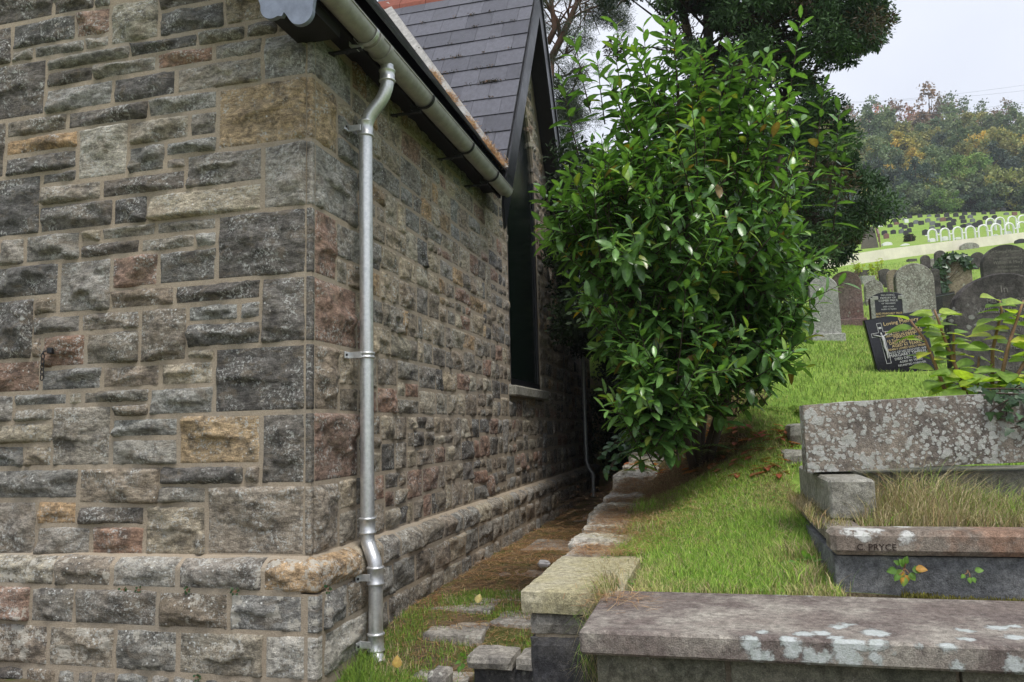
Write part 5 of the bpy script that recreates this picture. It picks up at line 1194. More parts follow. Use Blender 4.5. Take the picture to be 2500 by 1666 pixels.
# ---- cherry laurel
def laurel():
    base = np.array([2.45, 2.0, float(terr(2.45, 2.0))])
    root = tag(empty('laurel_bush', tuple(base)), 'big glossy green cherry laurel bush growing beside the chapel passage', 'bush')
    R3 = np.array([R2[0], R2[1], 0]); F3 = np.array([F2[0], F2[1], 0]); U3 = np.array([0, 0, 1.0])
    lobes = [((1680, 530, 6.15), (.95, .95, 1.0), 122), ((1560, 620, 5.9), (.70, .75, .85), 60), ((1800, 560, 6.2), (.70, .8, .95), 62), ((1740, 830, 5.95), (.66, .62, .45), 56), ((1630, 900, 5.7), (.40, .5, .42), 30), ((1480, 540, 5.9), (.42, .5, .55), 44), ((1850, 770, 6.2), (.34, .5, .45), 22), ((1680, 330, 6.2), (.66, .6, .72), 50), ((1610, 1000, 5.6), (.32, .3, .22), 16), ((1570, 880, 5.7), (.22, .3, .3), 16), ((1560, 760, 5.8), (.4, .4, .4), 24), ((1590, 1010, 5.55), (.24, .3, .2), 14), ((1640, 1020, 5.6), (.25, .2, .12), 6), ((1760, 940, 5.85), (.36, .3, .18), 12), ((1850, 880, 6.0), (.2, .25, .2), 8)]
    stems = MB(); pos, dirs, ups, Ls, cs = [], [], [], [], []
    shoots = []
    for (c, r, n) in lobes:
        C = at(*c)
        for k in range(n):
            q = unit(G_.normal(0, 1, 3)); q = q*(G_.uniform(.45, 1.0)**.6)
            p = C+R3*q[0]*r[0]+F3*q[1]*r[1]+U3*q[2]*r[2]
            out = unit(R3*q[0]+F3*q[1]+U3*q[2]); up_ = G_.uniform(.35, 1.0)+(.7 if q[2] > .25 else 0); d = unit(out*.75+U3*up_+G_.normal(0, .2, 3))
            shoots.append((p-d*.3, d, G_.uniform(.32, .55)))
    for (px, py, D, h) in ((1565, 250, 6.1, .58), (1655, 270, 6.1, .55), (1590, 240, 6.3, .45), (1912, 290, 6.1, .68), (1725, 300, 6.1, .5), (1440, 230, 6.0, .45), (1475, 260, 6.2, .4), (1985, 360, 6.2, .5), (2020, 430, 6.2, .5), (1860, 300, 6.2, .5), (1800, 330, 6.0, .45), (1640, 330, 6.0, .5), (1700, 260, 6.2, .4), (1520, 210, 6.2, .35), (1905, 780, 5.9, .4), (1930, 800, 6.1, .4), (1410, 330, 5.9, .45), (1385, 560, 5.8, .35), (2030, 520, 6.2, .4), (1760, 340, 6.1, .5)):
        p = at(px, py, D); dx = (px-1700)/700.0; shoots.append((p-U3*.15, unit(U3+R3*dx*.5+G_.normal(0, .07, 3)), h+.15))
    for (p, d, ln) in shoots:
        q = unit(G_.normal(0, 1, 3)); bend = q*.12+U3*.08
        tip = p+d*ln+bend*ln; P = [p, p+d*ln*.5+bend*ln*.3, tip]; stems.tube(P, [.006, .004, .002], 5, cap=False)
        nl = int(ln/.029); ph = G_.uniform(0, 6.28)
        a1 = unit(np.cross(d, [.31, .2, .9])); a2 = np.cross(d, a1); young = G_.uniform(0, 1)
        for i in range(nl):
            t = (i+1)/nl; pp = p+d*ln*t+bend*ln*t*t; an = ph+i*2.4; rdir = a1*math.cos(an)+a2*math.sin(an)
            ld = unit(d*(.25+.75*t**2)+rdir*.9+U3*(.05 if t > .6 else -.22)); u = unit(U3*.9+d*.5+G_.normal(0, .25, 3))
            pos.append(pp); dirs.append(ld); ups.append(u); Ls.append(G_.uniform(.115, .205)*(1-.35*t*t))
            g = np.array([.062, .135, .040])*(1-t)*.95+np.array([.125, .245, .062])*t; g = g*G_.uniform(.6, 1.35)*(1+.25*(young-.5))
            if G_.uniform() < .004: g = np.array([.55, .36, .04])
            elif G_.uniform() < .012: g = np.array([.20, .13, .05])
            elif G_.uniform() < .03: g = np.array([.20, .24, .05])
            if young > .9 and t > .85: g = np.array([.22, .34, .05])
            cs.append(g)
    pos, dirs, ups, Ls, cs = map(np.array, (pos, dirs, ups, Ls, cs))
    dist = (pos-CAM)@FW
    pri = dist-.02*Ls/.1
    order = np.argsort(pri+G_.uniform(0, .25, len(pri))); near, rest = order[:300], order[300:]
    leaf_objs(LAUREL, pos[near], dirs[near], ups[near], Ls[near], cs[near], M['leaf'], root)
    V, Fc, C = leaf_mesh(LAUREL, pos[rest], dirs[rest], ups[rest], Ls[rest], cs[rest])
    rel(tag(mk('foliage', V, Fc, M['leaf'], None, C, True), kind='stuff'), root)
    rel(stems.build('twigs', M['bark'], None, True), root)
    for (a, b, c, r) in (((1690, 1040, 6.4), (1640, 880, 6.0), (1545, 770, 5.9), .035), ((1545, 770, 5.9), (1530, 700, 5.95), (1520, 520, 6.0), .024), ((1720, 1040, 6.4), (1800, 900, 6.2), (1838, 700, 6.1), .032), ((1838, 700, 6.1), (1860, 560, 6.1), (1905, 380, 6.1), .02), ((1700, 1040, 6.4), (1690, 800, 6.2), (1665, 400, 6.1), .032), ((1700, 1035, 6.5), (1740, 760, 6.5), (1780, 420, 6.4), .03), ((1700, 1030, 6.5), (1610, 700, 6.3), (1560, 320, 6.2), .025), ((1700, 1035, 6.4), (1780, 880, 6.3), (1890, 640, 6.3), .022), ((1665, 400, 6.1), (1660, 300, 6.1), (1655, 200, 6.1), .012)):
        a, b, c = at(*a), at(*b), at(*c)
        if a[2] < 1.5: a[2] = float(terr(a[0], a[1]))-.06
        Q = [(1-t)**2*a+2*t*(1-t)*b+t*t*c for t in np.linspace(0, 1, 8)]
        rel(MB().tube(Q, np.linspace(r, r*.65, 8), 9).build('stem', M['bark'], None, True), root)
    return root
laurel_bush = laurel()
# ---- foliage clouds for trees
def cloud(C, R, n, size, cols, droop=.3, aspect=.4, flat=.75, outw=.6):
    """n small sprays per clump spread through the volume of clumps C with radii R"""
    C = np.asarray(C); R = np.asarray(R); k = len(C); c = np.repeat(C, n, 0); r = np.repeat(R, n)[:, None]
    q = unit(G_.normal(0, 1, (k*n, 3)))*(G_.uniform(0, 1, (k*n, 1))**.45); p = c+q*r*np.array([1, 1, flat])
    d = unit(q*outw+G_.normal(0, .5, (k*n, 3))-np.array([0, 0, droop])); s = unit(np.cross(d, G_.normal(0, 1, (k*n, 3))))
    L = size*G_.uniform(.6, 1.35, (k*n, 1)); s = s*L*aspect*.5
    V = np.stack([p-s*.4, p+s*.4, p+d*L*.55+s, p+d*L, p+d*L*.55-s], 1).reshape(-1, 3); i = np.arange(k*n)[:, None]*5
    Fc = np.concatenate([i+[0, 1, 2], i+[0, 2, 4], i+[2, 3, 4]], 0)
    cc = cols[np.repeat(G_.integers(0, len(cols), k), n)]*G_.uniform(.7, 1.35, (k*n, 1)); return V, Fc, np.repeat(cc, 5, 0)
def inpoly(x, y, P):
    c = False; j = len(P)-1
    for i in range(len(P)):
        if (P[i][1] > y) != (P[j][1] > y) and x < (P[j][0]-P[i][0])*(y-P[i][1])/(P[j][1]-P[i][1])+P[i][0]: c = not c
        j = i
    return c
def conifer():
    base, D = at(1830, 700, 14), 14; z = float(terr(base[0], base[1])); root = tag(empty('conifer_tree', (base[0], base[1], z)), 'tall dark evergreen conifer rising behind the laurel bush', 'tree')
    poly = [(1500, -380), (2120, -380), (2185, 10), (2185, 60), (2125, 115), (2075, 140), (2060, 215), (2040, 275), (2075, 330), (2085, 410), (2150, 450), (2172, 500), (2140, 560), (2085, 600), (2030, 650), (1970, 680), (1900, 720), (1700, 600), (1580, 330), (1500, 200), (1480, 60)]
    holes = [((1590, 90), 60), ((1540, 190), 55), ((1640, 200), 45), ((1700, 60), 28), ((1800, 330), 30), ((2010, 190), 28), ((1960, 60), 22), ((1510, 60), 45), ((1870, 240), 18), ((2100, 480), 14)]
    C, R = [], []; cr_ = random.Random(3)
    while len(C) < 680:
        px, py = cr_.uniform(1470, 2190), cr_.uniform(-380, 720)
        if not inpoly(px, py, poly) or any(math.hypot(px-h[0][0], py-h[0][1]) < h[1]+14 for h in holes): continue
        C.append(at(px, py, cr_.uniform(12.6, 15.6))); R.append(cr_.uniform(.17, .40))
    cols = np.array([(.040, .080, .032), (.050, .10, .036), (.068, .125, .042), (.030, .060, .028), (.085, .066, .038), (.058, .11, .038)])
    V, Fc, Cc = cloud(C, R, 330, .085, cols, .15, .32, .8, .7); o = rel(tag(mk('crown', V, Fc, M['conifer'], None, Cc), kind='stuff'), root); o.color = (1, 1, 1, 1)
    tr = []
    for (a, b) in (((1800, 760), (1690, -300)), ((1810, 760), (1645, -200)), ((1830, 760), (1850, -380)), ((1845, 760), (1960, -200))):
        p0 = at(*a, 14.2); p0[2] = z-.2; p1 = at(*b, 14.2); Q = [p0+(p1-p0)*t+np.array([.12*math.sin(5*t+a[0]), 0, 0]) for t in np.linspace(0, 1, 10)]; tr.append(Q)
        rel(MB().tube(Q, np.linspace(.17, .05, 10), 9).build('trunk', M['darkbark'], None, True), root)
    br = MB()
    for c in C[::2]:
        Q = tr[cr_.randrange(4)]; q = min(Q, key=lambda s_: abs(s_[2]-(c[2]-.5))); br.tube([q, (q+c)/2+[0, 0, .12], c], [.028, .018, .006], 5, cap=False)
    rel(br.build('branches', M['darkbark'], None, True), root)
conifer()
def pine():
    D = 19; p = at(1345, 700, D); z = float(terr(p[0], p[1])); root = tag(empty('pine_tree', (p[0], p[1], z)), 'pine with orange bark and thin grey green needles behind the gable', 'tree')
    q7 = lambda x, y: at(1300+x/2.94, y/2.94, D)
    tr = [np.array([p[0], p[1], z-.3]), q7(90, 900), q7(120, 450)]
    rel(MB().tube(tr, [.30, .2, .13], 10).build('trunk', M['pinebark'], None, True), root)
    C, R = [], []; cr_ = random.Random(9); tw = MB()
    for k, (ln, r) in enumerate((([(120, 450), (200, 290), (265, 150), (320, 20), (380, -120), (430, -300)], .10), ([(110, 310), (165, 200), (140, 70), (120, -100), (60, -300)], .085), ([(200, 290), (185, 160), (95, 10), (20, -150)], .06), ([(130, 560), (240, 545), (350, 490)], .035), ([(120, 450), (230, 400), (330, 330)], .04), ([(265, 150), (350, 90), (480, 40), (600, 60)], .035), ([(100, 620), (190, 630), (260, 690)], .05), ([(165, 200), (260, 60), (380, 20)], .03), ([(110, 700), (60, 560), (10, 500)], .04))):
        P = [q7(*a) for a in ln]; rel(MB().tube(P, np.linspace(r, r*.45, len(P)), 8).build('branch', M['pinebark'], None, True), root)
        for a in P[1:]:
            for _ in range(4):
                e = a+np.array([cr_.gauss(0, .5), cr_.gauss(0, .5), cr_.gauss(.1, .45)]); tw.tube([a, (a+e)/2+[0, 0, .1], e], [.022, .014, .007], 4, cap=False)
                if cr_.random() < .5: C.append(e); R.append(cr_.uniform(.14, .26))
    for (x, y, n) in ((200, 700, 22), (280, 600, 14), (230, 830, 20), (330, 800, 10), (560, 60, 12), (480, 20, 10), (60, 60, 8), (250, 930, 12), (640, 130, 6), (420, 330, 4), (180, 1000, 10)):
        for _ in range(n): C.append(q7(x+cr_.gauss(0, 60), y+cr_.gauss(0, 55))+np.array([0, cr_.uniform(-.6, .6), 0])); R.append(cr_.uniform(.18, .34))
    rel(tw.build('twigs', M['pinebark'], None, True), root)
    V, Fc, Cc = cloud(C, R, 230, .10, np.array([(.075, .10, .065), (.095, .12, .075), (.06, .085, .05)]), -.1, .09, .8, .9); o = rel(tag(mk('crown', V, Fc, M['conifer'], None, Cc), kind='stuff'), root); o.color = (1, 1, 1, 1)
pine()
# ---- dark evergreen shrubs closing the far end of the passage
def shrub(p, r, n, name, label, cols, size=.07, k=160, seed=1, cat='shrub', foot=None):
    foot = p if foot is None else foot
    cr_ = random.Random(seed); root = tag(empty(name, tuple(foot)), label, cat); C, R = [], []
    for _ in range(n):
        a = cr_.uniform(0, 6.28); q = cr_.random()**.5; C.append((p[0]+r[0]*q*math.cos(a), p[1]+r[1]*q*math.sin(a), p[2]+r[2]*cr_.uniform(.1, 1))); R.append(cr_.uniform(.16, .34))
    V, Fc, Cc = cloud(C, R, k, size, cols, .1, .5, .85, .4); o = rel(tag(mk('foliage', V, Fc, M['conifer'], None, Cc), kind='stuff'), root); o.color = (1, 1, 1, 1)
    b = MB()
    for c in C[::3]: b.tube([(foot[0]+cr_.gauss(0, .06), foot[1]+cr_.gauss(0, .06), foot[2]-.1), ((foot[0]+c[0])/2, (foot[1]+c[1])/2, (foot[2]+c[2])/2+.1), c], [.02, .014, .006], 5, cap=False)
    rel(b.build('stems', M['darkbark'], None, True), root); return root
DK = np.array([(.018, .035, .014), (.026, .048, .018), (.035, .06, .022)])
shrub((1.25, 12.6, .1), (1.3, .7, 4.6), 190, 'evergreen_shrub', 'dark evergreen shrub closing the far end of the passage', DK, seed=2)
shrub((2.15, 8.2, 1.5), (.8, 1.2, 3.4), 170, 'evergreen_shrub', 'dark evergreen shrub on the bank behind the laurel', DK, seed=3)
shrub((2.2, 4.9, 1.2), (.55, 1.2, 2.2), 130, 'evergreen_shrub', 'low dark undergrowth between laurel and passage', DK, seed=4)
shrub((1.35, 8.6, 2.4), (1.2, 3.2, 3.3), 460, 'yew_tree', 'dark yew leaning over the far end of the passage', DK, .08, 150, 5, 'tree', (2.35, 9.2, float(terr(2.35, 9.2))))
# ---- bramble sprays beside the passage, ferns and leaf litter under the laurel
def fern(p, L, label, seed, cols, nf=7):
    r = random.Random(seed); root = tag(empty('fern', tuple(p)), label, 'fern', 'ferns under the laurel')
    for k in range(nf):
        a = r.uniform(0, 6.28); dv = np.array([math.cos(a), math.sin(a), 0]); l = L*r.uniform(.7, 1.1); V = []; Fc = []
        for i in range(1, 15):
            t = i/15; c = np.array(p)+dv*l*t+np.array([0, 0, l*(.75*t-.75*t*t)]); w = .16*l*math.sin(math.pi*(t*.85+.12)); s = np.cross(dv, [0, 0, 1])
            for sg in (-1, 1):
                b = len(V); V += [c-dv*.010, c+dv*.010, c+s*sg*w+dv*.02-np.array([0, 0, w*.25])]; Fc.append((b, b+1, b+2))
        rel(mk('frond', V, Fc, M['softleaf'], None, np.append(cols[k % len(cols)], 0)), root)
FC = [(.10, .16, .035), (.075, .13, .03), (.20, .19, .06)]
for i, (px, py, s_) in enumerate(((1690, 1125, .46), (1800, 1105, .42), (1620, 1140, .36), (1935, 1010, .40), (1745, 1120, .44), (1560, 1155, .24))):
    p, D = hit(px, py); fern(p, s_, ['fern with pale yellowing fronds at the foot of the laurel', 'fern beside fallen red leaves under the laurel', 'small green fern at the left foot of the laurel', 'yellow green fern at the right edge of the laurel', 'fern among the laurel stems', 'tiny fern at the edge of the passage'][i], 60+i, FC)
fl_p = []; 
for _ in range(330):
    p, D = hit(rnd.uniform(1540, 1940), rnd.uniform(1040, 1165)); fl_p.append(p)
fl_p = np.array(fl_p); n = len(fl_p); V, Fc, C = leaf_mesh(LAUREL, fl_p+[0, 0, .02], np.stack([np.cos(np.arange(n)*2.4), np.sin(np.arange(n)*2.4), np.zeros(n)], 1), np.tile([.1, .1, 1.0], (n, 1)), np.full(n, .12), np.array([(.26, .07, .035), (.30, .11, .05), (.20, .09, .04)])[np.arange(n) % 3])
tag(mk('fallen_leaves', V, Fc, M['softleaf'], None, C), 'rust red fallen leaves under the laurel', 'fallen leaves', kind='stuff')
def leafy(name, label, cat, base, stems_px, D, leaves, tpl, Lm, cols, mat, cu=.012):
    root = tag(empty(name, tuple(base)), label, cat)
    for st_ in stems_px:
        P = [at(*Z2(x, y), d) for x, y, d in st_]; rel(MB().tube(P, np.linspace(cu, cu*.45, len(P)), 7).build('stem', M['stem'], None, True), root)
    pos, dr, up, L, C = leaves; leaf_objs(tpl, np.array(pos), np.array(dr), np.array(up), np.array(L), np.array(C), mat, root, 7); return root
# sapling behind the fallen stone: stems and leaves placed on the stems
SD = 4.55
stems_px = [[(1350, 1440, SD), (1250, 1180, SD), (1160, 950, SD), (1110, 800, SD), (1072, 700, SD)], [(1440, 1440, SD+.1), (1450, 1260, SD+.1), (1460, 1110, SD+.1)], [(1575, 1440, SD+.05), (1580, 1050, SD+.05), (1625, 850, SD+.05), (1660, 710, SD+.05), (1640, 620, SD+.05)], [(1620, 1440, SD-.05), (1720, 1000, SD-.05), (1800, 760, SD-.05), (1850, 620, SD-.05)], [(1180, 1440, SD), (1080, 1180, SD), (990, 960, SD), (860, 790, SD)], [(1240, 1150, SD), (1240, 900, SD)], [(1700, 1440, SD-.1), (1860, 1150, SD-.1), (1990, 900, SD-.1)]]
lp, ld, lu, ll, lc = [], [], [], [], []
sr2 = random.Random(31)
for st_ in stems_px:
    P = [at(*Z2(x, y), d) for x, y, d in st_]; tot = 17 if len(P) > 3 else 8
    for i in range(tot):
        t = (i+.6)/tot*(len(P)-1); k = min(int(t), len(P)-2); p = P[k]+(P[k+1]-P[k])*(t-k); sg = 1 if i % 2 else -1
        d = RT*sg*sr2.uniform(.6, 1)+FW*sr2.uniform(-.6, .6)+np.array([0, 0, sr2.uniform(-.15, .35)]); lp.append(p+unit(d)*.02); ld.append(d); lu.append(np.array([sr2.gauss(0, .3), sr2.gauss(-.35, .25), 1.0])); ll.append(sr2.uniform(.09, .15)); 
        lc.append(np.array(sr2.choice([(.24, .34, .055), (.30, .38, .06), (.18, .28, .05), (.36, .36, .05), (.22, .33, .09)]))*sr2.uniform(.85, 1.15))
for _ in range(44):
    x, y = sr2.uniform(1040, 2000), sr2.uniform(1240, 1420); p = at(*Z2(x, y), SD+sr2.uniform(-.15, .15)); d = np.array([sr2.gauss(0, 1), sr2.gauss(-.4, .6), sr2.gauss(.1, .3)]); lp.append(p); ld.append(d); lu.append(np.array([sr2.gauss(0, .3), sr2.gauss(-.3, .3), 1])); ll.append(sr2.uniform(.09, .15)); lc.append(np.array(sr2.choice([(.27, .36, .05), (.42, .40, .05), (.20, .30, .05), (.14, .24, .04)])))
b0 = at(*Z2(1450, 1440), SD); b0[2] = float(terr(b0[0], b0[1]))
leafy('hazel_sapling', 'yellow green leafy sapling behind the fallen lichened stone', 'sapling', b0, stems_px, SD, (lp, ld, lu, ll, lc), OVATE, .1, None, M['softleaf'])
# ivy over the fallen stone and over the round-topped stone
def ivy(name, label, pts, nrm, L, seed, cols):
    r = random.Random(seed); root = tag(empty(name, tuple(pts[0])), label, 'ivy'); pts = np.array(pts); n = len(pts)
    d = np.array([[r.gauss(0, 1), r.gauss(0, .3), r.gauss(-.5, .6)] for _ in range(n)]); up = np.array([np.array(nrm)+[r.gauss(0, .35), r.gauss(0, .3), r.gauss(0, .35)] for _ in range(n)])
    leaf_objs(IVY, pts, d, up, np.array([r.uniform(*L) for _ in range(n)]), np.array([np.array(r.choice(cols))*r.uniform(.8, 1.3) for _ in range(n)]), M['ivy'], root, 5)
    V, Fc = [], []
    b = MB()
    for i in range(0, n-6, 6): b.tube([pts[i], (pts[i]+pts[i+5])/2+np.array(nrm)*.01, pts[i+5]], .004, 5, cap=False)
    rel(b.build('vine', M['bark'], None, True), root); return root
ir_ = random.Random(6); pts = []
for _ in range(110):
    x = 4.02+abs(ir_.gauss(0, .30)); yy = -.25+(x-3.1)*.10; zt = 1.515+(x-3.1)*.035
    if ir_.random() < .4: pts.append((x, yy+ir_.uniform(0, .22), zt+ir_.uniform(.005, .03)))
    else: pts.append((x, yy-ir_.uniform(.005, .03), zt-abs(ir_.gauss(0, .09))))
ivy('ivy', 'dark ivy creeping over the end of the fallen lichened stone', pts, (0, -1, .5), (.035, .06), 6, [(.025, .055, .02), (.035, .075, .028), (.05, .095, .04)])
pts = []; mw = t_ivy.matrix_basis.copy(); mw = Matrix.Translation(t_ivy.location) @ t_ivy.rotation_euler.to_matrix().to_4x4()
for _ in range(190):
    a = rad(ir_.uniform(10, 175)); rr_ = wi/2*ir_.uniform(.62, 1.08); x, z = -rr_*math.cos(math.pi-a), hi_-wi*.45+rr_*.9*math.sin(a)
    if ir_.random() < .42: x = -wi/2*ir_.uniform(.45, 1.1); z = hi_*ir_.uniform(.3, .85)
    v = mw @ Vector((x, -ir_.uniform(.01, .06), z)); pts.append(tuple(v))
ivy('ivy', 'ivy framing the brown round topped headstone', pts, (0, -1, .3), (.08, .15), 9, [(.02, .045, .018), (.03, .065, .025), (.045, .085, .04)])
# strawberry and small weeds on the kerb
def weed(p, n, L, cols, name, label, seed, up=(0, -.8, .6)):
    r = random.Random(seed); root = tag(empty(name, tuple(p)), label, 'weed'); po, d = [], []
    for i in range(n): a = r.uniform(0, 6.28); v = np.array([math.cos(a), -.35, math.sin(a)*.8]); po.append(np.array(p)+v*r.uniform(.01, L*1.1)); d.append(v)
    b = MB()
    for q in po[::2]: b.tube([np.array(p)+[0, .02, 0], (np.array(p)+q)/2+[0, -.006, 0], q], .0022, 5, cap=False)
    rel(b.build('stems', M['stem'], None, True), root)
    leaf_objs(OVATE, np.array(po), np.array(d), np.array([np.array(up)+[r.gauss(0, .2), 0, r.gauss(0, .2)] for _ in range(n)]), np.array([r.uniform(.7, 1.1)*L for _ in range(n)]), np.array([cols[i % len(cols)] for i in range(n)]), M['softleaf'], root, 4); return root
weed((3.37, -1.11, .80), 16, .04, [(.13, .25, .05), (.10, .20, .04), (.18, .29, .06), (.42, .22, .04)], 'strawberry_plant', 'wild strawberry with orange tinged leaves growing from the kerb joint', 3)
weed((3.62, -1.075, .79), 4, .03, [(.16, .30, .06)], 'clover_sprig', 'small clover sprig on the grey grave base', 5)
weed((3.02, -.72, .73), 12, .05, [(.10, .22, .05), (.13, .25, .06)], 'ground_weed', 'broad leaved weeds in the lawn beside the grave base', 8, (0, -.2, 1))
for i, (px, py) in enumerate(((302, 1440), (340, 1440), (458, 1440), (575, 1443), (482, 1655), (800, 1440))):
    q = onp(px, py, 1, -.13); weed(tuple(q), 9, .02, [(.03, .07, .03), (.05, .09, .035)], 'wall_weed', 'tiny dark weed rooted in the plinth joint', 40+i)['group'] = 'weeds in the plinth joints'
weed((1.42, 1.85, .06), 7, .045, [(.10, .2, .04)], 'ground_weed', 'broad leaved weed among the flagstones', 12, (0, -.2, 1))
weed((1.05, .02, .0), 6, .04, [(.12, .24, .05)], 'ground_weed', 'small weed beside the broken kerb stone', 13, (0, -.2, 1))
# bramble at the mouth of the dark passage
bp = []; bd = []; bu = []; br_ = random.Random(14); base = np.array([1.72, 3.2, .9]); root = tag(empty('bramble', tuple(base)), 'dark bramble spray hanging at the passage edge', 'bramble')
bs = MB()
for k in range(6):
    e = at(br_.uniform(1450, 1560), br_.uniform(1010, 1160), br_.uniform(5.8, 6.6)); s0 = at(1590, 1100, 6.2); mid = (s0+e)/2+[0, 0, .2]; Q = [(1-t)**2*s0+2*t*(1-t)*mid+t*t*e for t in np.linspace(0, 1, 8)]; bs.tube(Q, .004, 5, cap=False)
    for q in Q[1:]:
        for j in range(3): bp.append(q+np.array([br_.gauss(0, .02)]*3)); bd.append([br_.gauss(0, 1), br_.gauss(-.4, .6), br_.gauss(-.2, .4)]); bu.append([br_.gauss(0, .3), -.5, 1])
rel(bs.build('stems', M['bark'], None, True), root); leaf_objs(OVATE, np.array(bp), np.array(bd), np.array(bu), np.full(len(bp), .065), np.array([(.035, .085, .03), (.05, .11, .035), (.03, .07, .025)])[np.arange(len(bp)) % 3], M['ivy'], root, 3)
# ---- hedge block and tall weeds in the upper cemetery
p, D = hit(2060+880/5.348, 480+590/5.348); hb = tag(empty('clipped_hedge', tuple(p)), 'squarely clipped dark bush standing among the upper graves', 'bush')
C = []; R = []
for _ in range(140): C.append(p+np.array([R2[0], R2[1], 0])*ur.uniform(-.38, .38)*150/5.348*D/FPX+np.array([F2[0], F2[1], 0])*ur.uniform(0, .4)+np.array([0, 0, ur.uniform(.05, .92)*112/5.348*D/FPX])); R.append(.09)
V, Fc, Cc = cloud(C, R, 45, .06, np.array([(.07, .075, .04), (.05, .06, .03), (.09, .085, .05)]), 0, .5); o = rel(tag(mk('foliage', V, Fc, M['conifer'], None, Cc), kind='stuff'), hb); o.color = (1, 1, 1, 1)
rel(MB().tube([p-[0, 0, .1], p+[0, 0, .5]], .08, 6).build('stem', M['darkbark']), hb)
# ---- woodland on the hill
def tree_meshes(seed, n, spread, hgt, sparse, low=.22):
    r = random.Random(seed); C, R = [], []
    for _ in range(n):
        a = r.uniform(0, 6.28); q = r.random()**.5*spread; zf = r.uniform(low, 1); q *= math.sin(math.pi*min(1, .12+zf*.88))**.6; C.append((q*math.cos(a), q*math.sin(a), hgt*zf)); R.append(r.uniform(.45, 1.0))
    V, Fc, Cc = cloud(C, R, 60 if not sparse else 26, .34, np.array([(.8, .9, .75), (1.0, 1.0, 1.0), (1.15, 1.1, .9), (.7, .8, .75), (.55, .65, .6)]), .1, .7, .8, .3)
    me = mesh('crown', V, Fc, Cc); me.materials.append(M['hillleaf'])
    b = MB(); b.tube([(0, 0, -.6), (.1, 0, hgt*.35), (0, .1, hgt*.8)], [.26, .17, .05], 6)
    for c in C[::3]: b.tube([(0, 0, hgt*r.uniform(.15, .4)), (c[0]*.5, c[1]*.5, c[2]*.75), c], [.09, .06, .02], 4, cap=False)
    tm = mesh('trunk', b.v, b.f, None, True); tm.materials.append(M['darkbark']); return me, tm
TM = [tree_meshes(200+i, 46, 3.4, 9.5, False) for i in range(4)]+[tree_meshes(210+i, 40, 3.2, 11.5, True) for i in range(3)]+[tree_meshes(220+i, 40, 3.0, 4.6, False, .03) for i in range(3)]
TN = {(0): ('grey_green_tree', 'dull grey green woodland tree on the hill above the cemetery', (.185, .235, .125)), 1: ('yellow_green_tree', 'yellow green woodland tree on the hill above the cemetery', (.34, .33, .13)), 2: ('golden_tree', 'tree with golden yellow autumn leaves on the hill', (.58, .45, .14)), 3: ('red_tree', 'tree with red orange autumn crown on the hill skyline', (.62, .22, .11)), 4: ('brown_tree', 'thin brown leaved tree on the hill skyline', (.30, .20, .14)), 5: ('dark_tree', 'dark evergreen tree at the lower edge of the hill wood', (.10, .135, .11)), 6: ('fresh_green_tree', 'fresh green small tree at the edge of the hill wood', (.20, .30, .09))}
wr_ = random.Random(19)
def wood_tree(px, D, kind, mi, sc__):
    # stand a tree on the slope at distance D in the direction of photo column px
    d = ray(px, 600); d = np.array([d[0], d[1]]); d = d/(d@F2); q = CAM[:2]+d*D; z = float(terr(q[0], q[1]))
    nm_, lb, cc = TN[kind]; t = tag(empty(nm_, (q[0], q[1], z-.2), wr_.uniform(0, 6.28)), lb, 'tree', 'woodland on the hill: '+nm_.replace('_', ' '))
    s_ = sc__*wr_.uniform(.85, 1.2)*(1.28 if D > 150 else 1.1); t.scale = (s_, s_, s_*wr_.uniform(.9, 1.12))
    a = obj('crown', TM[mi][0], None, t); a.color = tuple(np.array(cc)*wr_.uniform(.85, 1.15))+(1,); tag(a, kind='stuff'); obj('trunk', TM[mi][1], None, t)
for D, st_, k0, kinds, ms, s0 in ((115.5, 34, 2000, [5, 5, 0, 6, 5], (7, 8, 9), .8), (119, 36, 2010, [5, 0, 0, 1, 5], (7, 8, 9), 1.15), (120, 48, 2010, [5, 5, 0, 5, 6, 0], range(4), .85), (127, 44, 1990, [0, 1, 2, 0, 1, 5], range(4), .95), (136, 42, 2005, [0, 0, 1, 2, 1, 0, 5], range(4), 1.0), (146, 40, 1985, [1, 0, 0, 1, 5, 0], range(4), 1.0), (157, 40, 1990, [0, 1, 0, 0], range(4), 1.05), (170, 38, 1975, [0, 0, 1, 4, 0], (0, 1, 4, 5), 1.0), (184, 36, 1985, [0, 4, 0, 3, 0, 4], (4, 5, 6), 1.0)):
    px = k0; i = 0
    while px < 2640:
        kd = kinds[wr_.randrange(len(kinds))]; wood_tree(px+wr_.uniform(-12, 12), D+wr_.uniform(-4, 4), kd, wr_.choice(list(ms)), s0); px += st_*wr_.uniform(.75, 1.25)
for px, D, kd, mi, s_ in ((2165, 178, 3, 4, 1.15), (2195, 180, 3, 5, .9), (2330, 178, 4, 4, 1.35), (2300, 180, 4, 6, 1.2), (2385, 182, 0, 5, 1.35), (2080, 182, 0, 6, 1.15), (2120, 124, 2, 0, .7), (2185, 125, 2, 1, .75), (2260, 126, 2, 2, .7), (2390, 150, 1, 0, 1.0), (2300, 117, 6, 2, .55), (2270, 116, 6, 3, .5), (2490, 130, 1, 0, 1.0)): wood_tree(px, D, kd, mi, s_)
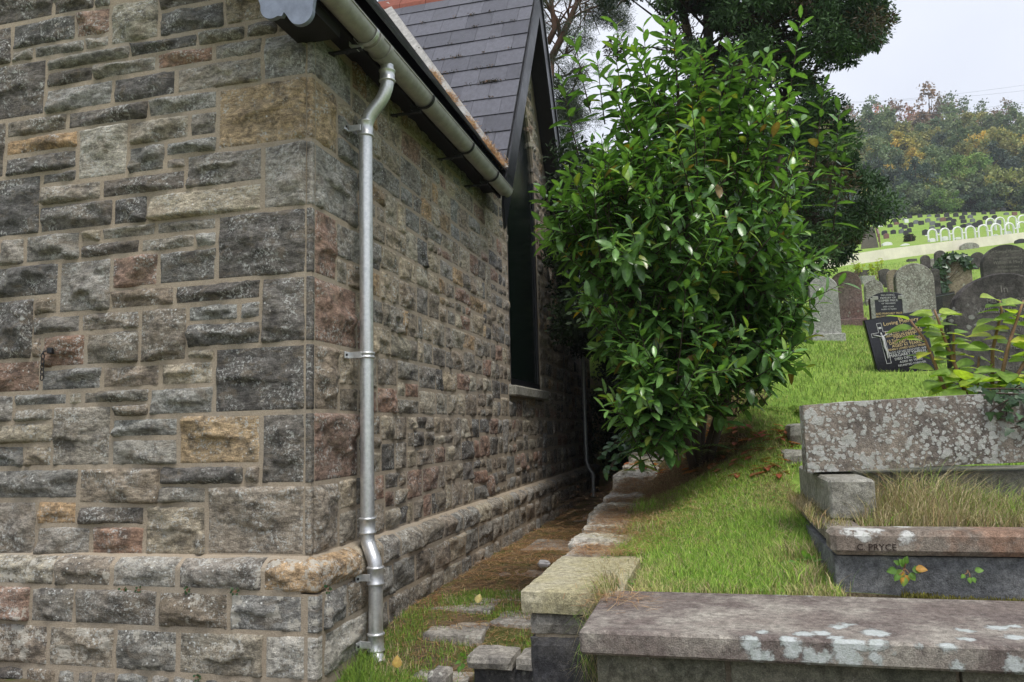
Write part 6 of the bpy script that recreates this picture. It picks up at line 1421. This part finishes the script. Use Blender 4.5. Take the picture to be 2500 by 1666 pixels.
# tall thin weeds on the slope
for i, (x, yb, h_) in enumerate(((395, 420, 150), (545, 430, 170), (580, 440, 180), (430, 410, 130))):
    p, D = hit(*Z2(x, yb)); H_ = h_/3.563*D/FPX; r = random.Random(70+i); root = tag(empty('slender_sapling', tuple(p)), 'slender yellow green sapling on the grass slope', 'sapling', 'slender saplings on the slope'); b = MB(); po = []
    for k in range(3):
        e = p+np.array([r.gauss(0, .25)*H_, r.gauss(0, .2)*H_, H_*r.uniform(.8, 1)]); b.tube([p, (p+e)/2+[.02, 0, 0], e], [.014, .01, .004], 5, cap=False)
        for t in np.linspace(.35, 1, 9): po.append(p+(e-p)*t)
    rel(b.build('stem', M['stem'], None, True), root); n = len(po); leaf_objs(OVATE, np.array(po), np.array([[r.gauss(0, 1), r.gauss(0, 1), r.gauss(.1, .3)] for _ in range(n)]), np.tile([0, -.3, 1.0], (n, 1)), np.full(n, .16), np.array([(.25, .30, .06)]*n), M['softleaf'], root, 1)
# moss at the back of the coping, litter, yellow leaf
P = np.stack([G_.uniform(3.35, 4.6, 5000), -1.15+np.abs(G_.normal(0, .03, 5000)), np.zeros(5000)], 1); P[:, 2] = terr(P[:, 0], P[:, 1])-.01+G_.uniform(0, .03, 5000)
tag(blades(P, .02, .006, np.array([(.16, .15, .02), (.11, .10, .015), (.25, .25, .03)]), .5, 'moss'), 'yellow green moss along the foot of the grave base', 'moss')
V, Fc, C = leaf_mesh(OVATE, np.array([[.70, 1.45, .03], [.62, -.02, -.05], [.33, 1.62, .02], [1.3, .9, .05]]), np.array([[.2, .3, 1], [.1, -.2, 1], [1, .2, .1], [.5, -1, .1]]), np.array([[0, -1, .2], [.3, -1, 0], [0, 0, 1], [0, 0, 1.]]), np.array([.075, .075, .05, .045]), np.array([(.6, .5, .22), (.62, .42, .14), (.5, .4, .2), (.5, .2, .05)]))
for i in range(4):
    nV = len(OVATE[0]); tag(mk('fallen_leaf', V[i*nV:(i+1)*nV], OVATE[1], M['softleaf'], None, C[i*nV:(i+1)*nV]), ['upright yellow fallen leaf on the passage flags', 'curled orange yellow fallen leaf by the downpipe foot', 'pale fallen leaf against the plinth', 'small orange fallen leaf on the passage grass'][i], 'leaf')
V, Fc = rubble_box(.86, .98, 3.0, 3.08, .04, .10, 77, .02, .02); tag(mk('litter', V, Fc, M['paper'], None), 'crumpled white scrap of paper on the passage floor', 'litter')

# ================================================================ air between the camera and the far hill
hz = MB().box((gx[0]-3, gy[0]-3, -2.2), (gx[-1]+3, gy[-1]+3, 118)).build('haze', None); tag(hz, 'thin pale autumn haze filling the valley air', 'haze', kind='stuff')
hm_ = bpy.data.materials.new('haze'); hm_.use_nodes = True; t_ = hm_.node_tree; t_.nodes.remove(t_.nodes['Principled BSDF'])
pv = t_.nodes.new('ShaderNodeVolumePrincipled'); pv.inputs['Color'].default_value = (.88, .92, 1, 1); pv.inputs['Density'].default_value = .0006; pv.inputs['Anisotropy'].default_value = .2
t_.links.new(pv.outputs[0], t_.nodes['Material Output'].inputs['Volume']); hz.data.materials.append(hm_)
